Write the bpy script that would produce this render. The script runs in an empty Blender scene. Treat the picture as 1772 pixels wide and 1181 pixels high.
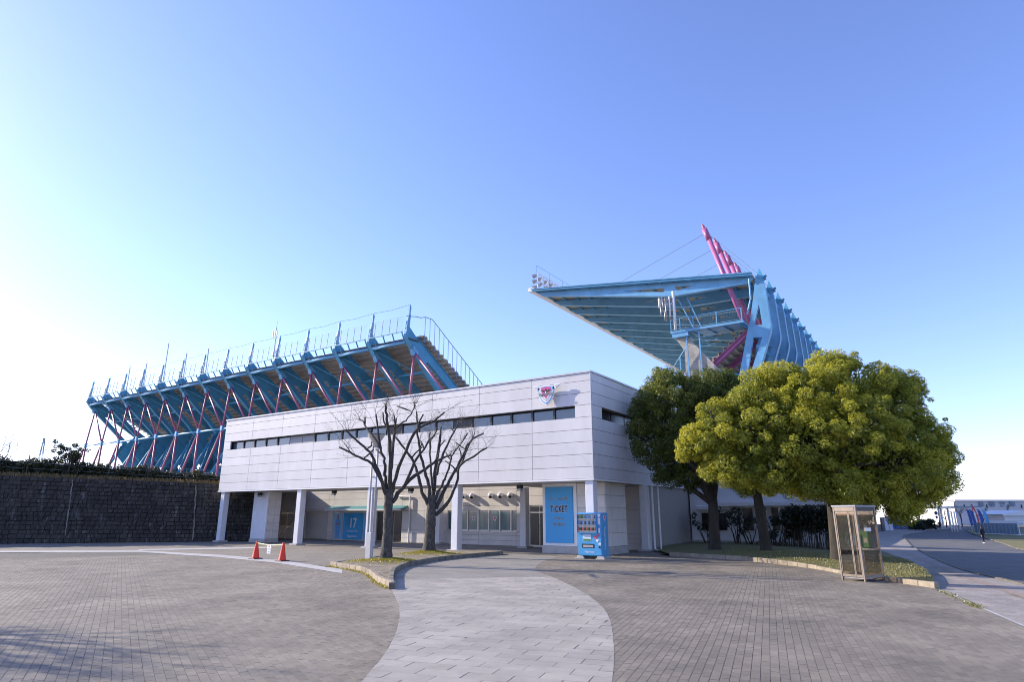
import bpy, bmesh, math, random
import numpy as np
from mathutils import Vector, Matrix
from mathutils.geometry import tessellate_polygon

random.seed(7); rng = np.random.default_rng(7)
scene = bpy.context.scene
COL = scene.collection
R = math.radians

# ------------------------------------------------------------------ camera
CAM_H = 1.9; PITCH = R(15.43); YAW = R(33.82); FPX = 1085.0
cam = bpy.data.cameras.new('camera'); cam.sensor_width = 36; cam.lens = 36 * FPX / 1772
cam.clip_start = 0.1; cam.clip_end = 6000
camo = bpy.data.objects.new('camera', cam); COL.objects.link(camo)
camo.location = (0, 0, CAM_H); camo.rotation_euler = (math.pi / 2 + PITCH, 0, YAW)
scene.camera = camo

# ------------------------------------------------------------------ sky, sun, exposure
SUN_EL = R(24.0); SUN_AZ = R(13.5)      # azimuth the light travels towards, from +X to +Y
world = bpy.data.worlds.new('World'); scene.world = world; world.use_nodes = True
wn = world.node_tree.nodes; bg = wn['Background']
sky = wn.new('ShaderNodeTexSky'); sky.sky_type = 'NISHITA'; sky.sun_disc = False
sky.sun_elevation = SUN_EL; sky.sun_rotation = math.atan2(-math.cos(SUN_AZ), -math.sin(SUN_AZ))
sky.air_density = 1.0; sky.dust_density = 0.33; sky.ozone_density = 4.0; sky.altitude = 0
wb = wn.new('ShaderNodeMix'); wb.data_type = 'RGBA'; wb.blend_type = 'MULTIPLY'; wb.inputs[0].default_value = 1.0; wb.inputs[7].default_value = (1.15, 1.0, 1.23, 1)   # the photograph's cool white balance
world.node_tree.links.new(sky.outputs[0], wb.inputs[6]); world.node_tree.links.new(wb.outputs[2], bg.inputs[0]); bg.inputs[1].default_value = 0.15
sun = bpy.data.lights.new('sun', 'SUN'); sun.energy = 4.4; sun.angle = R(0.53); sun.color = (1.0, 0.89, 0.72)
suno = bpy.data.objects.new('sun', sun); COL.objects.link(suno)
sd = Vector((math.cos(SUN_EL) * math.cos(SUN_AZ), math.cos(SUN_EL) * math.sin(SUN_AZ), -math.sin(SUN_EL)))
suno.rotation_euler = sd.to_track_quat('-Z', 'Y').to_euler(); suno.location = (-40, -10, 40)
vs = scene.view_settings; vs.view_transform = 'Standard'; vs.look = 'None'; vs.gamma = 1.0; vs.exposure = 0.9
scene.cycles.filter_width = 1.0; scene.cycles.max_bounces = 8; scene.cycles.transparent_max_bounces = 12

# ------------------------------------------------------------------ survey helper (pixel of the photo -> point on a known plane)
_R = Matrix.Rotation(YAW, 3, 'Z')
def ray(x, y):
    u = (x - 886) / FPX; v = (590.5 - y) / FPX
    return _R @ Vector((u, math.cos(PITCH) - v * math.sin(PITCH), math.sin(PITCH) + v * math.cos(PITCH)))
def gnd(x, y, z=0.0):
    d = ray(x, y); t = (z - CAM_H) / d.z
    return Vector((t * d.x, t * d.y, z))
def onp(x, y, ax, val):
    d = ray(x, y); o = Vector((0, 0, CAM_H)); t = (val - o[ax]) / d[ax]
    return o + d * t
FWD = Vector((-math.sin(YAW), math.cos(YAW), 0)); RGT = Vector((math.cos(YAW), math.sin(YAW), 0))
def atdepth(x, y, dep):
    d = ray(x, y); t = dep / d.dot(FWD)
    return Vector((0, 0, CAM_H)) + d * t
def TZ(x, y):       # the street on the right falls gently away
    r = math.hypot(x, y); s = min(max((r - 20) / 56, 0), 1)
    w = min(max((x / max(y, 1.0) + .22) / .13, 0), 1); w = w * w * (3 - 2 * w)
    return -1.15 * s * w
def gt(x, y):
    z = 0
    for _ in range(50):
        p = gnd(x, y, z); z = .5 * z + .5 * TZ(p.x, p.y)
    p.z = z
    return p

# ------------------------------------------------------------------ materials
def mat(name, col, rough=0.6, var=0.12, scale=3.0, bump=0.0, bscale=40.0, metal=0.0, col2=None, spec=0.5, tint=0.0, detail=6, stretch=None, obj_var=0.0):
    m = bpy.data.materials.new(name); m.use_nodes = True
    nt = m.node_tree; N = nt.nodes; L = nt.links; b = N['Principled BSDF']
    b.inputs['Roughness'].default_value = rough; b.inputs['Metallic'].default_value = metal
    b.inputs['Specular IOR Level'].default_value = spec
    geo = N.new('ShaderNodeNewGeometry'); pos = geo.outputs['Position']
    if stretch:
        mp = N.new('ShaderNodeMapping'); mp.inputs['Scale'].default_value = stretch; L.new(pos, mp.inputs[0]); pos = mp.outputs[0]
    nz = N.new('ShaderNodeTexNoise'); nz.inputs['Scale'].default_value = scale; nz.inputs['Detail'].default_value = detail; nz.inputs['Roughness'].default_value = 0.65
    L.new(pos, nz.inputs['Vector'])
    rp = N.new('ShaderNodeValToRGB')
    c = np.array(col)
    lo = c * (1 - var * 1.6) if col2 is None else c; hi = np.clip(c * (1 + var * 1.2), 0, 1) if col2 is None else np.array(col2)
    rp.color_ramp.elements[0].position = 0.3; rp.color_ramp.elements[1].position = 0.7
    rp.color_ramp.elements[0].color = (*lo, 1); rp.color_ramp.elements[1].color = (*hi, 1)
    L.new(nz.outputs[0], rp.inputs[0]); out = rp.outputs[0]
    if tint:
        at = N.new('ShaderNodeAttribute'); at.attribute_name = 'tint'
        mx = N.new('ShaderNodeMix'); mx.data_type = 'RGBA'; mx.blend_type = 'MULTIPLY'; mx.inputs[0].default_value = tint
        L.new(out, mx.inputs[6]); L.new(at.outputs['Color'], mx.inputs[7]); out = mx.outputs[2]
    if obj_var:
        oi = N.new('ShaderNodeObjectInfo'); mr = N.new('ShaderNodeMapRange'); mr.inputs[3].default_value = 1 - obj_var; mr.inputs[4].default_value = 1 + obj_var * .5
        L.new(oi.outputs['Random'], mr.inputs[0])
        mx = N.new('ShaderNodeVectorMath'); mx.operation = 'SCALE'; L.new(out, mx.inputs[0]); L.new(mr.outputs[0], mx.inputs['Scale']); out = mx.outputs[0]
    L.new(out, b.inputs['Base Color'])
    if bump:
        n2 = N.new('ShaderNodeTexNoise'); n2.inputs['Scale'].default_value = bscale; n2.inputs['Detail'].default_value = 4; L.new(geo.outputs['Position'], n2.inputs['Vector'])
        bp = N.new('ShaderNodeBump'); bp.inputs['Strength'].default_value = bump; bp.inputs['Distance'].default_value = 0.02
        L.new(n2.outputs[0], bp.inputs['Height']); L.new(bp.outputs[0], b.inputs['Normal'])
    return m
def flat(name, col, rough=0.5, metal=0.0):
    return mat(name, col, rough, var=0.05, scale=6, metal=metal)
def glassmat(name, tint, refl=0.12, rough=0.02):
    m = bpy.data.materials.new(name); m.use_nodes = True; nt = m.node_tree; N = nt.nodes; L = nt.links
    N.remove(N['Principled BSDF'])
    tr = N.new('ShaderNodeBsdfTransparent'); tr.inputs[0].default_value = (*tint, 1)
    gl = N.new('ShaderNodeBsdfGlossy'); gl.inputs['Roughness'].default_value = rough
    lw = N.new('ShaderNodeLayerWeight'); pw_ = N.new('ShaderNodeMath'); pw_.operation = 'POWER'; pw_.inputs[1].default_value = 4.0; L.new(lw.outputs['Facing'], pw_.inputs[0])
    ad = N.new('ShaderNodeMath'); ad.operation = 'MULTIPLY_ADD'; ad.inputs[1].default_value = 0.6; ad.inputs[2].default_value = 0.04 + refl; ad.use_clamp = True; L.new(pw_.outputs[0], ad.inputs[0])
    mx = N.new('ShaderNodeMixShader'); L.new(ad.outputs[0], mx.inputs[0]); L.new(tr.outputs[0], mx.inputs[1]); L.new(gl.outputs[0], mx.inputs[2])
    L.new(mx.outputs[0], N['Material Output'].inputs[0])
    return m
def leafmat(name, c0, c1, trans=0.35):
    m = bpy.data.materials.new(name); m.use_nodes = True; nt = m.node_tree; N = nt.nodes; L = nt.links
    b = N['Principled BSDF']; b.inputs['Roughness'].default_value = 0.36; b.inputs['Specular IOR Level'].default_value = 0.5
    at = N.new('ShaderNodeAttribute'); at.attribute_name = 'tint'
    mx = N.new('ShaderNodeMix'); mx.data_type = 'RGBA'; mx.inputs[6].default_value = (*c0, 1); mx.inputs[7].default_value = (*c1, 1)
    L.new(at.outputs['Fac'], mx.inputs[0]); L.new(mx.outputs[2], b.inputs['Base Color'])
    tl = N.new('ShaderNodeBsdfTranslucent'); L.new(mx.outputs[2], tl.inputs[0])
    ms = N.new('ShaderNodeMixShader'); ms.inputs[0].default_value = trans
    L.new(b.outputs[0], ms.inputs[1]); L.new(tl.outputs[0], ms.inputs[2]); L.new(ms.outputs[0], N['Material Output'].inputs[0])
    return m
def brickmat(name, col, mortar, sx, sy, ang, rough=0.85):
    m = mat(name, col, rough, 0.15, 0.6, bump=0.2, bscale=60)
    nt = m.node_tree; N = nt.nodes; L = nt.links; b = N['Principled BSDF']
    src = b.inputs['Base Color'].links[0].from_socket
    geo = N.new('ShaderNodeNewGeometry'); mp = N.new('ShaderNodeMapping'); mp.inputs['Rotation'].default_value = (0, 0, ang); L.new(geo.outputs['Position'], mp.inputs[0])
    br = N.new('ShaderNodeTexBrick'); br.inputs['Scale'].default_value = 1; br.inputs['Brick Width'].default_value = sx; br.inputs['Row Height'].default_value = sy
    br.inputs['Mortar Size'].default_value = 0.006; br.inputs['Color1'].default_value = (0.85, 0.85, 0.85, 1); br.inputs['Color2'].default_value = (1.1, 1.1, 1.1, 1); br.inputs['Mortar'].default_value = (*mortar, 1)
    L.new(mp.outputs[0], br.inputs['Vector'])
    mx = N.new('ShaderNodeMix'); mx.data_type = 'RGBA'; mx.blend_type = 'MULTIPLY'; mx.inputs[0].default_value = 1
    L.new(src, mx.inputs[6]); L.new(br.outputs[0], mx.inputs[7]); L.new(mx.outputs[2], b.inputs['Base Color'])
    return m

M = {}
M['ground'] = mat('ground_dirt', (0.16, 0.14, 0.10), 0.95, 0.25, 0.5, 0.3, 8)
M['terrace'] = mat('terrace_pale_bounce', (0.36, 0.345, 0.32), 0.9, 0.15, 0.5)  # pale tone made up to bounce light up under the open stand
M['joint'] = mat('paving_joint_sand', (0.10, 0.094, 0.085), 0.95, 0.3, 2.0)
M['brick'] = mat('grey_paving_brick', (0.205, 0.177, 0.139), 0.82, 0.24, 0.55, 0.35, 70, tint=1.0, detail=9)
M['slab'] = mat('pale_granite_slab', (0.345, 0.313, 0.268), 0.75, 0.15, 0.9, 0.35, 120, tint=1.0, detail=9)
M['slab_dark'] = mat('grey_granite_slab', (0.245, 0.228, 0.20), 0.8, 0.12, 0.7, 0.3, 100, tint=1.0)
M['court'] = brickmat('court_brick', (0.22, 0.195, 0.16), (0.55, 0.55, 0.55), 0.22, 0.11, R(0))
M['channel'] = mat('drain_channel_concrete', (0.42, 0.41, 0.40), 0.85, 0.15, 2.0, 0.2)
M['kerb'] = mat('kerb_concrete_shade_tone', (0.17, 0.155, 0.13), 0.9, 0.3, 3.0, 0.4, 50, obj_var=0.2)  # darkened to paint in shade on the island's right kerb; other kerbs share it
M['kerb_tan'] = mat('kerb_tan_concrete', (0.30, 0.25, 0.185), 0.9, 0.2, 3.0, 0.4, 50, obj_var=0.2)
M['soil'] = mat('dry_soil', (0.22, 0.185, 0.13), 0.95, 0.35, 3.0, 0.6, 20)
M['moss'] = leafmat('moss_blades', (0.24, 0.21, 0.02), (0.44, 0.37, 0.04), 0.25)
M['lawn'] = mat('winter_lawn', (0.20, 0.165, 0.075), 0.95, 0.35, 2.0, 0.7, 30, col2=(0.13, 0.14, 0.04))
M['grass'] = leafmat('grass_blades', (0.26, 0.21, 0.10), (0.13, 0.16, 0.035), 0.2)
M['asphalt'] = mat('asphalt', (0.125, 0.122, 0.12), 0.9, 0.2, 1.2, 0.3, 90)
M['walk'] = brickmat('sidewalk_block', (0.30, 0.265, 0.235), (0.6, 0.6, 0.6), 0.3, 0.3, R(12))
M['tactile'] = mat('tactile_red_block', (0.30, 0.235, 0.20), 0.9, 0.2, 8.0, 0.5, 60)
M['panel'] = mat('wall_panel_offwhite', (0.61, 0.595, 0.605), 0.55, 0.06, 0.9, 0.05, 30, stretch=(1, 1, .3), obj_var=0.06)
M['gasket'] = flat('panel_joint', (0.30, 0.28, 0.26), 0.8)
M['coping'] = flat('metal_coping', (0.55, 0.54, 0.54), 0.35, 0.3)
M['soffit'] = mat('soffit_board', (0.60, 0.565, 0.53), 0.7, 0.05, 0.7)
M['column'] = mat('column_paint', (0.68, 0.67, 0.69), 0.5, 0.06, 1.2)
M['tile'] = mat('wall_tile_beige', (0.66, 0.622, 0.592), 0.7, 0.07, 1.0, 0.1, 40, obj_var=0.05)
M['plinth'] = mat('plinth_concrete', (0.42, 0.40, 0.38), 0.85, 0.12, 2.5, 0.2)
M['frame_dark'] = flat('dark_window_frame', (0.018, 0.018, 0.02), 0.45)
M['glass_dark'] = mat('tinted_window_glass', (0.10, 0.125, 0.145), 0.06, 0.15, 0.4, spec=1.0)
M['glass_black'] = mat('black_window_glass', (0.008, 0.008, 0.01), 0.25, 0.2, 0.5)
M['glass_teal'] = mat('teal_curtain_window', (0.07, 0.18, 0.215), 0.12, 0.25, 1.6, spec=0.8, stretch=(6, 1, .3))
M['alu'] = flat('aluminium_frame', (0.58, 0.55, 0.52), 0.4, 0.3)
M['bronze'] = mat('booth_bronze_metal', (0.24, 0.195, 0.155), 0.42, 0.1, 4, metal=0.3)
M['black'] = flat('black_plastic', (0.012, 0.012, 0.013), 0.5)
M['shutter'] = flat('shutter_grey', (0.50, 0.485, 0.47), 0.5)
M['teal_awn'] = flat('teal_awning', (0.05, 0.22, 0.23), 0.7)
M['steel_blue'] = mat('stadium_blue_paint', (0.075, 0.30, 0.47), 0.5, 0.12, 0.35, bump=0.03, bscale=20)
M['steel_light'] = mat('stadium_lightblue_paint', (0.15, 0.38, 0.60), 0.5, 0.12, 0.5)
M['pink'] = mat('stadium_pink_paint', (0.40, 0.115, 0.20), 0.45, 0.14, 0.6)
M['magenta'] = mat('stadium_magenta_paint', (0.40, 0.115, 0.26), 0.45, 0.10, 0.6)
M['conc'] = mat('stand_concrete', (0.44, 0.385, 0.32), 0.9, 0.22, 0.45, 0.2, 6, stretch=(.4, 1, 1))
M['conc_pale'] = mat('stair_concrete', (0.42, 0.38, 0.33), 0.9, 0.2, 1.5, 0.2, 6)
M['grate'] = flat('walkway_grating', (0.10, 0.095, 0.09), 0.8)
M['deck'] = mat('roof_deck_beige', (0.36, 0.315, 0.235), 0.75, 0.12, 0.5)
M['galv'] = flat('galvanised_steel', (0.42, 0.42, 0.42), 0.4, 0.6)
M['cable'] = flat('steel_cable', (0.25, 0.29, 0.36), 0.5, 0.3)
M['rail_grey'] = flat('rail_grey_blue', (0.16, 0.26, 0.36), 0.5)
M['lamp_grey'] = flat('lamp_post_grey', (0.46, 0.46, 0.47), 0.5)
M['white'] = flat('white_paint', (0.75, 0.75, 0.76), 0.5)
M['lamp_glass'] = mat('floodlight_glass', (0.30, 0.32, 0.34), 0.15, 0.1, 3, spec=0.8)
M['stone'] = mat('retaining_stone', (0.024, 0.021, 0.018), 0.95, 0.5, 0.9, 1.0, 9, tint=0.8, col2=(0.065, 0.055, 0.045), detail=10)
def pale_spots(m):
    nt = m.node_tree; N = nt.nodes; L = nt.links; b = N['Principled BSDF']; src = b.inputs['Base Color'].links[0].from_socket
    geo = N.new('ShaderNodeNewGeometry'); out = src
    for sc_, st_, lo, hi, amt in ((3.2, .30, .565, .67, .75), (1.1, .40, .58, .72, .45)):
        mp = N.new('ShaderNodeMapping'); mp.inputs['Scale'].default_value = (1, 1, st_); L.new(geo.outputs['Position'], mp.inputs[0])
        nz = N.new('ShaderNodeTexNoise'); nz.inputs['Scale'].default_value = sc_; nz.inputs['Detail'].default_value = 8; nz.inputs['Roughness'].default_value = .75; L.new(mp.outputs[0], nz.inputs['Vector'])
        mr = N.new('ShaderNodeMapRange'); mr.inputs[1].default_value = lo; mr.inputs[2].default_value = hi; mr.inputs[4].default_value = amt; L.new(nz.outputs[0], mr.inputs[0])
        mx = N.new('ShaderNodeMix'); mx.data_type = 'RGBA'; mx.inputs[7].default_value = (.20, .185, .17, 1); L.new(mr.outputs[0], mx.inputs[0]); L.new(out, mx.inputs[6]); out = mx.outputs[2]
    L.new(out, b.inputs['Base Color'])
pale_spots(M['stone'])
M['wall_joint'] = flat('wall_joint', (0.012, 0.012, 0.012), 0.95)
M['stain'] = mat('lime_stain', (0.20, 0.18, 0.155), 0.95, 0.3, 3)
M['dry'] = leafmat('dry_grass', (0.33, 0.21, 0.09), (0.22, 0.17, 0.08), 0.3)
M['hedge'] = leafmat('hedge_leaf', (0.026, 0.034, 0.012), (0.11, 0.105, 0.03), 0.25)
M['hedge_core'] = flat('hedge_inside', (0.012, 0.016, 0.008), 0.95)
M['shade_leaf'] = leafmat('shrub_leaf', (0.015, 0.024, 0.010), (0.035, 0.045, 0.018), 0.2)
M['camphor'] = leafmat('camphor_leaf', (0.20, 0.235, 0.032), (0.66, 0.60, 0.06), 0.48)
M['camphor_shaded'] = leafmat('camphor_shaded_leaf', (0.06, 0.095, 0.02), (0.30, 0.31, 0.045), 0.40)  # building shade painted into the leaf colour of the left evergreen
M['bark'] = mat('camphor_bark', (0.05, 0.042, 0.033), 0.95, 0.35, 3.5, 0.9, 14, stretch=(1, 1, .25))
M['bark_pale'] = mat('zelkova_bark', (0.022, 0.02, 0.017), 0.95, 0.5, 11.0, 1.0, 18, col2=(0.125, 0.112, 0.095), stretch=(1, 1, .55))
M['limb'] = mat('zelkova_limb', (0.028, 0.025, 0.022), 0.95, 0.35, 8, 0.8, 18, col2=(0.085, 0.076, 0.066))
M['twig'] = flat('twig', (0.12, 0.10, 0.085), 0.9)
M['sign_blue'] = mat('ticket_sign_blue', (0.045, 0.33, 0.66), 0.45, 0.03, 0.3)
M['ink'] = flat('black_ink', (0.01, 0.01, 0.012), 0.5)
M['grey_ink'] = flat('grey_ink', (0.10, 0.16, 0.20), 0.5)
M['outline'] = flat('white_outline', (0.62, 0.72, 0.80), 0.5)
M['vend_blue'] = mat('vending_blue', (0.065, 0.31, 0.60), 0.35, 0.03, 1)
M['orange'] = mat('cone_red', (0.78, 0.045, 0.018), 0.55, 0.08, 3)
M['emb_pink'] = flat('emblem_pink', (0.58, 0.07, 0.25), 0.4)
M['emb_blue'] = flat('emblem_blue', (0.08, 0.30, 0.66), 0.4)
M['emb_grey'] = flat('emblem_silver', (0.50, 0.51, 0.52), 0.4)
M['navy'] = flat('navy_cloth', (0.012, 0.014, 0.022), 0.85)
M['skin'] = flat('skin', (0.36, 0.20, 0.14), 0.6)
M['hair'] = flat('dark_hair', (0.015, 0.010, 0.008), 0.6)
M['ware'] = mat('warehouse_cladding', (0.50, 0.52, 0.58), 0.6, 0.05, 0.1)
M['ware_lit'] = mat('warehouse_sunlit_cladding', (0.72, 0.72, 0.70), 0.6, 0.04, 0.1)  # same cladding, sunlight on the end wall painted in as a paler colour
M['annex'] = mat('annex_white_wall', (0.72, 0.72, 0.74), 0.6, 0.06, 0.6)
M['blue_tarp'] = flat('blue_container', (0.03, 0.12, 0.42), 0.5)
M['flag_red'] = mat('flag_red', (0.62, 0.10, 0.11), 0.8, 0.2, 1.5)
M['flag_blue'] = mat('flag_blue', (0.05, 0.10, 0.36), 0.8, 0.2, 1.5)
M['green_board'] = flat('green_phone_board', (0.05, 0.20, 0.055), 0.5)
M['glass'] = glassmat('booth_glass', (0.78, 0.75, 0.71), 0.03)
M['clear'] = glassmat('clear_glass', (0.96, 0.96, 0.96), 0.0)
M['smoke_glass'] = glassmat('dark_door_glass', (0.25, 0.25, 0.25), 0.05)
M['poster'] = mat('poster_blue', (0.035, 0.30, 0.60), 0.35, 0.15, 0.9)
M['poster_light'] = mat('poster_pale_blue', (0.22, 0.45, 0.68), 0.35, 0.1, 0.9)
M['yellow'] = flat('kit_yellow', (0.62, 0.62, 0.04), 0.6)
M['ac'] = flat('beige_unit', (0.48, 0.42, 0.34), 0.6)
M['barred'] = flat('barrier_red', (0.60, 0.12, 0.08), 0.6)
M['roofgrey'] = flat('grey_roof', (0.30, 0.31, 0.33), 0.6)

# ------------------------------------------------------------------ mesh builder
WO = {}
def link(o): COL.objects.link(o); return o
def tag(o, label=None, cat=None, group=None, kind=None):
    if label: o['label'] = label
    if cat: o['category'] = cat
    if group: o['group'] = group
    if kind: o['kind'] = kind
    return o
def thing(name, label, cat, loc=(0, 0, 0), rotz=0.0, group=None, local=False):
    o = bpy.data.objects.new(name, None); link(o); o.location = loc; o.rotation_euler = (0, 0, rotz)
    o.empty_display_size = 0.2
    WO[o] = Vector((0, 0, 0)) if local else Vector(loc)
    return tag(o, label, cat, group)
class MB:
    def __init__(s): s.v = []; s.f = []
    def add(s, vs, fs):
        n = len(s.v); s.v += [tuple(p) for p in vs]; s.f += [tuple(i + n for i in q) for q in fs]; return s
    def box(s, a, b):
        x0, y0, z0 = a; x1, y1, z1 = b
        return s.add([(x0,y0,z0),(x1,y0,z0),(x1,y1,z0),(x0,y1,z0),(x0,y0,z1),(x1,y0,z1),(x1,y1,z1),(x0,y1,z1)],
                     [(0,3,2,1),(4,5,6,7),(0,1,5,4),(1,2,6,5),(2,3,7,6),(3,0,4,7)])
    def bar(s, p0, p1, w, h, up=(0, 0, 1)):
        p0 = Vector(p0); p1 = Vector(p1); d = (p1 - p0).normalized(); u = Vector(up)
        sx = d.cross(u)
        if sx.length < 1e-4: sx = d.cross(Vector((1, 0, 0)))
        sx.normalize(); uy = sx.cross(d).normalized(); a = sx * w / 2; b = uy * h / 2
        q = [p0-a-b, p0+a-b, p0+a+b, p0-a+b, p1-a-b, p1+a-b, p1+a+b, p1-a+b]
        return s.add(q, [(0,3,2,1),(4,5,6,7),(0,1,5,4),(1,2,6,5),(2,3,7,6),(3,0,4,7)])
    def tube(s, path, rad, n=8, caps=True):
        P = [Vector(p) for p in path]
        if not hasattr(rad, '__len__'): rad = [rad] * len(P)
        rings = []; prev = None
        for i, p in enumerate(P):
            t = (P[min(i+1, len(P)-1)] - P[max(i-1, 0)]).normalized()
            if prev is None:
                a = t.cross(Vector((0, 0, 1)));
                if a.length < 1e-3: a = t.cross(Vector((1, 0, 0)))
            else: a = prev - t * prev.dot(t)
            a.normalize(); prev = a; b = t.cross(a)
            rings.append([p + (a * math.cos(2*math.pi*k/n) + b * math.sin(2*math.pi*k/n)) * rad[i] for k in range(n)])
        vs = [q for r in rings for q in r]; fs = []
        for i in range(len(P)-1):
            for k in range(n):
                fs.append((i*n+k, i*n+(k+1) % n, (i+1)*n+(k+1) % n, (i+1)*n+k))
        if caps: fs.append(tuple(range(n-1, -1, -1))); fs.append(tuple(range((len(P)-1)*n, len(P)*n)))
        return s.add(vs, fs)
    def prism(s, poly, f, t0, t1, holes=()):
        """poly of 2D points (with holes), f(u, v, t) -> 3D"""
        loops = [list(poly)] + [list(h) for h in holes]
        tris = tessellate_polygon([[Vector((u, v, 0)) for u, v in lp] for lp in loops])
        flatp = [p for lp in loops for p in lp]; n = len(flatp)
        vs = [f(u, v, t0) for u, v in flatp] + [f(u, v, t1) for u, v in flatp]
        fs = [tuple(t) for t in tris] + [tuple(n + i for i in reversed(t)) for t in tris]
        k = 0
        for lp in loops:
            m = len(lp)
            for i in range(m):
                a = k + i; b = k + (i + 1) % m; fs.append((a, b, b + n, a + n))
            k += m
        return s.add(vs, fs)
    def lathe(s, prof, c, n=16):
        c = Vector(c); vs = []; fs = []
        for r, z in prof:
            vs += [c + Vector((r*math.cos(2*math.pi*k/n), r*math.sin(2*math.pi*k/n), z)) for k in range(n)]
        for i in range(len(prof)-1):
            for k in range(n): fs.append((i*n+k, i*n+(k+1) % n, (i+1)*n+(k+1) % n, (i+1)*n+k))
        fs.append(tuple(range(n-1, -1, -1))); fs.append(tuple(range((len(prof)-1)*n, len(prof)*n)))
        return s.add(vs, fs)
    def ball(s, c, r, n=10, m=6, sc=(1, 1, 1)):
        c = Vector(c); vs = [c + Vector((0, 0, -r*sc[2]))]; fs = []
        for j in range(1, m):
            ph = -math.pi/2 + math.pi*j/m
            for k in range(n):
                a = 2*math.pi*k/n; vs.append(c + Vector((r*sc[0]*math.cos(ph)*math.cos(a), r*sc[1]*math.cos(ph)*math.sin(a), r*sc[2]*math.sin(ph))))
        vs.append(c + Vector((0, 0, r*sc[2])))
        for k in range(n): fs.append((0, 1+(k+1) % n, 1+k))
        for j in range(m-2):
            for k in range(n): a = 1+j*n+k; b = 1+j*n+(k+1) % n; fs.append((a, b, b+n, a+n))
        t = len(vs)-1; o = 1+(m-2)*n
        for k in range(n): fs.append((t, o+k, o+(k+1) % n))
        return s.add(vs, fs)
    def build(s, name, m, parent=None, smooth=False, bevel=0.0, fix=True):
        V = np.array(s.v, dtype=float); lo = V.min(0); hi = V.max(0)
        org = Vector(((lo[0]+hi[0])/2, (lo[1]+hi[1])/2, lo[2]))
        me = bpy.data.meshes.new(name); me.from_pydata([tuple(p) for p in (V - np.array(org))], [], s.f)
        if fix:
            bm = bmesh.new(); bm.from_mesh(me); bmesh.ops.recalc_face_normals(bm, faces=bm.faces)
            if bevel: bmesh.ops.bevel(bm, geom=bm.edges[:], offset=bevel, segments=1, affect='EDGES', clamp_overlap=True)
            bm.to_mesh(me); bm.free()
        me.polygons.foreach_set('use_smooth', [bool(smooth) and p.loop_total <= 4 for p in me.polygons])
        me.materials.append(m if not isinstance(m, str) else M[m])
        o = bpy.data.objects.new(name, me); link(o)
        if parent is not None: o.parent = parent; o.location = org - WO[parent]
        else: o.location = org
        WO[o] = org
        return o
def bx(name, m, a, b, parent=None, bevel=0.0): return MB().box(a, b).build(name, m, parent, bevel=bevel)
def copy_tree(o, parent=None, delta=Vector((0, 0, 0))):
    c = o.copy(); link(c); c.parent = parent
    WO[c] = WO[o] + delta
    for ch in [k for k in bpy.data.objects if k.parent == o]: copy_tree(ch, c, delta)
    return c
def text(name, body, size, m, parent, loc, rot=(math.pi/2, 0, 0), thick=0.003, offset=0.0, sx=1.0, align='CENTER', space=1.0):
    cu = bpy.data.curves.new('lettering', 'FONT'); cu.body = body; cu.size = size; cu.align_x = align; cu.align_y = 'CENTER'; cu.extrude = thick; cu.offset = offset; cu.resolution_u = 3; cu.space_character = space
    to = bpy.data.objects.new('lettering', cu); link(to)
    dg = bpy.context.evaluated_depsgraph_get(); me = bpy.data.meshes.new_from_object(to.evaluated_get(dg))
    bpy.data.objects.remove(to); bpy.data.curves.remove(cu)
    me.materials.clear(); me.materials.append(M[m])
    o = bpy.data.objects.new(name, me); link(o); o.parent = parent
    o.location = Vector(loc) - (WO[parent] if parent else Vector()); o.rotation_euler = rot; o.scale = (sx, 1, 1); WO[o] = Vector(loc)
    return o
def fast_mesh(name, V, F, m, parent=None, tint=None, smooth=False):
    """V (n,3) array, F list of equal-size quads array or list"""
    V = np.asarray(V, dtype=np.float32)
    me = bpy.data.meshes.new(name)
    F = np.asarray(F, dtype=np.int32); k = F.shape[1]
    me.vertices.add(len(V)); me.vertices.foreach_set('co', V.ravel())
    me.loops.add(F.size); me.loops.foreach_set('vertex_index', F.ravel())
    me.polygons.add(len(F)); me.polygons.foreach_set('loop_start', np.arange(0, F.size, k, dtype=np.int32))
    if tint is not None:
        a = me.attributes.new('tint', 'FLOAT', 'FACE'); a.data.foreach_set('value', np.asarray(tint, dtype=np.float32))
    me.update(calc_edges=True); me.validate()
    me.polygons.foreach_set('use_smooth', [bool(smooth)]*len(me.polygons))
    me.materials.append(M[m])
    o = bpy.data.objects.new(name, me); link(o)
    if parent is not None: o.parent = parent; o.location = -WO[parent]
    WO[o] = Vector((0, 0, 0))
    return o
def struct(o, kind='structure'): o['kind'] = kind; return o
def sheet(name, pts, m, z=None, parent=None):
    """flat polygon sheet of XY points"""
    P = [Vector((p[0], p[1], 0)) for p in pts]; tr = tessellate_polygon([P])
    b = MB(); b.add([(p.x, p.y, z if z is not None else pts[i][2]) for i, p in enumerate(P)], [tuple(t) for t in tr])
    o = b.build(name, m, parent)
    me = o.data
    if me.polygons and sum(p.normal.z for p in me.polygons) < 0:
        me.flip_normals()
    return o

# ================================================================== THE SETTING
# ---- ground to the horizon
xs = np.concatenate([np.linspace(-3000, -160, 8), np.linspace(-120, 60, 73), np.linspace(90, 3000, 8)])
ys = np.concatenate([np.linspace(-600, -40, 5), np.linspace(-20, 220, 97), np.linspace(260, 4000, 9)])
V = [(x, y, TZ(x, y) - 0.10) for y in ys for x in xs]; nx = len(xs)
F = [(j*nx+i, j*nx+i+1, (j+1)*nx+i+1, (j+1)*nx+i) for j in range(len(ys)-1) for i in range(nx-1)]
struct(fast_mesh('ground', V, F, 'ground'))

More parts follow.
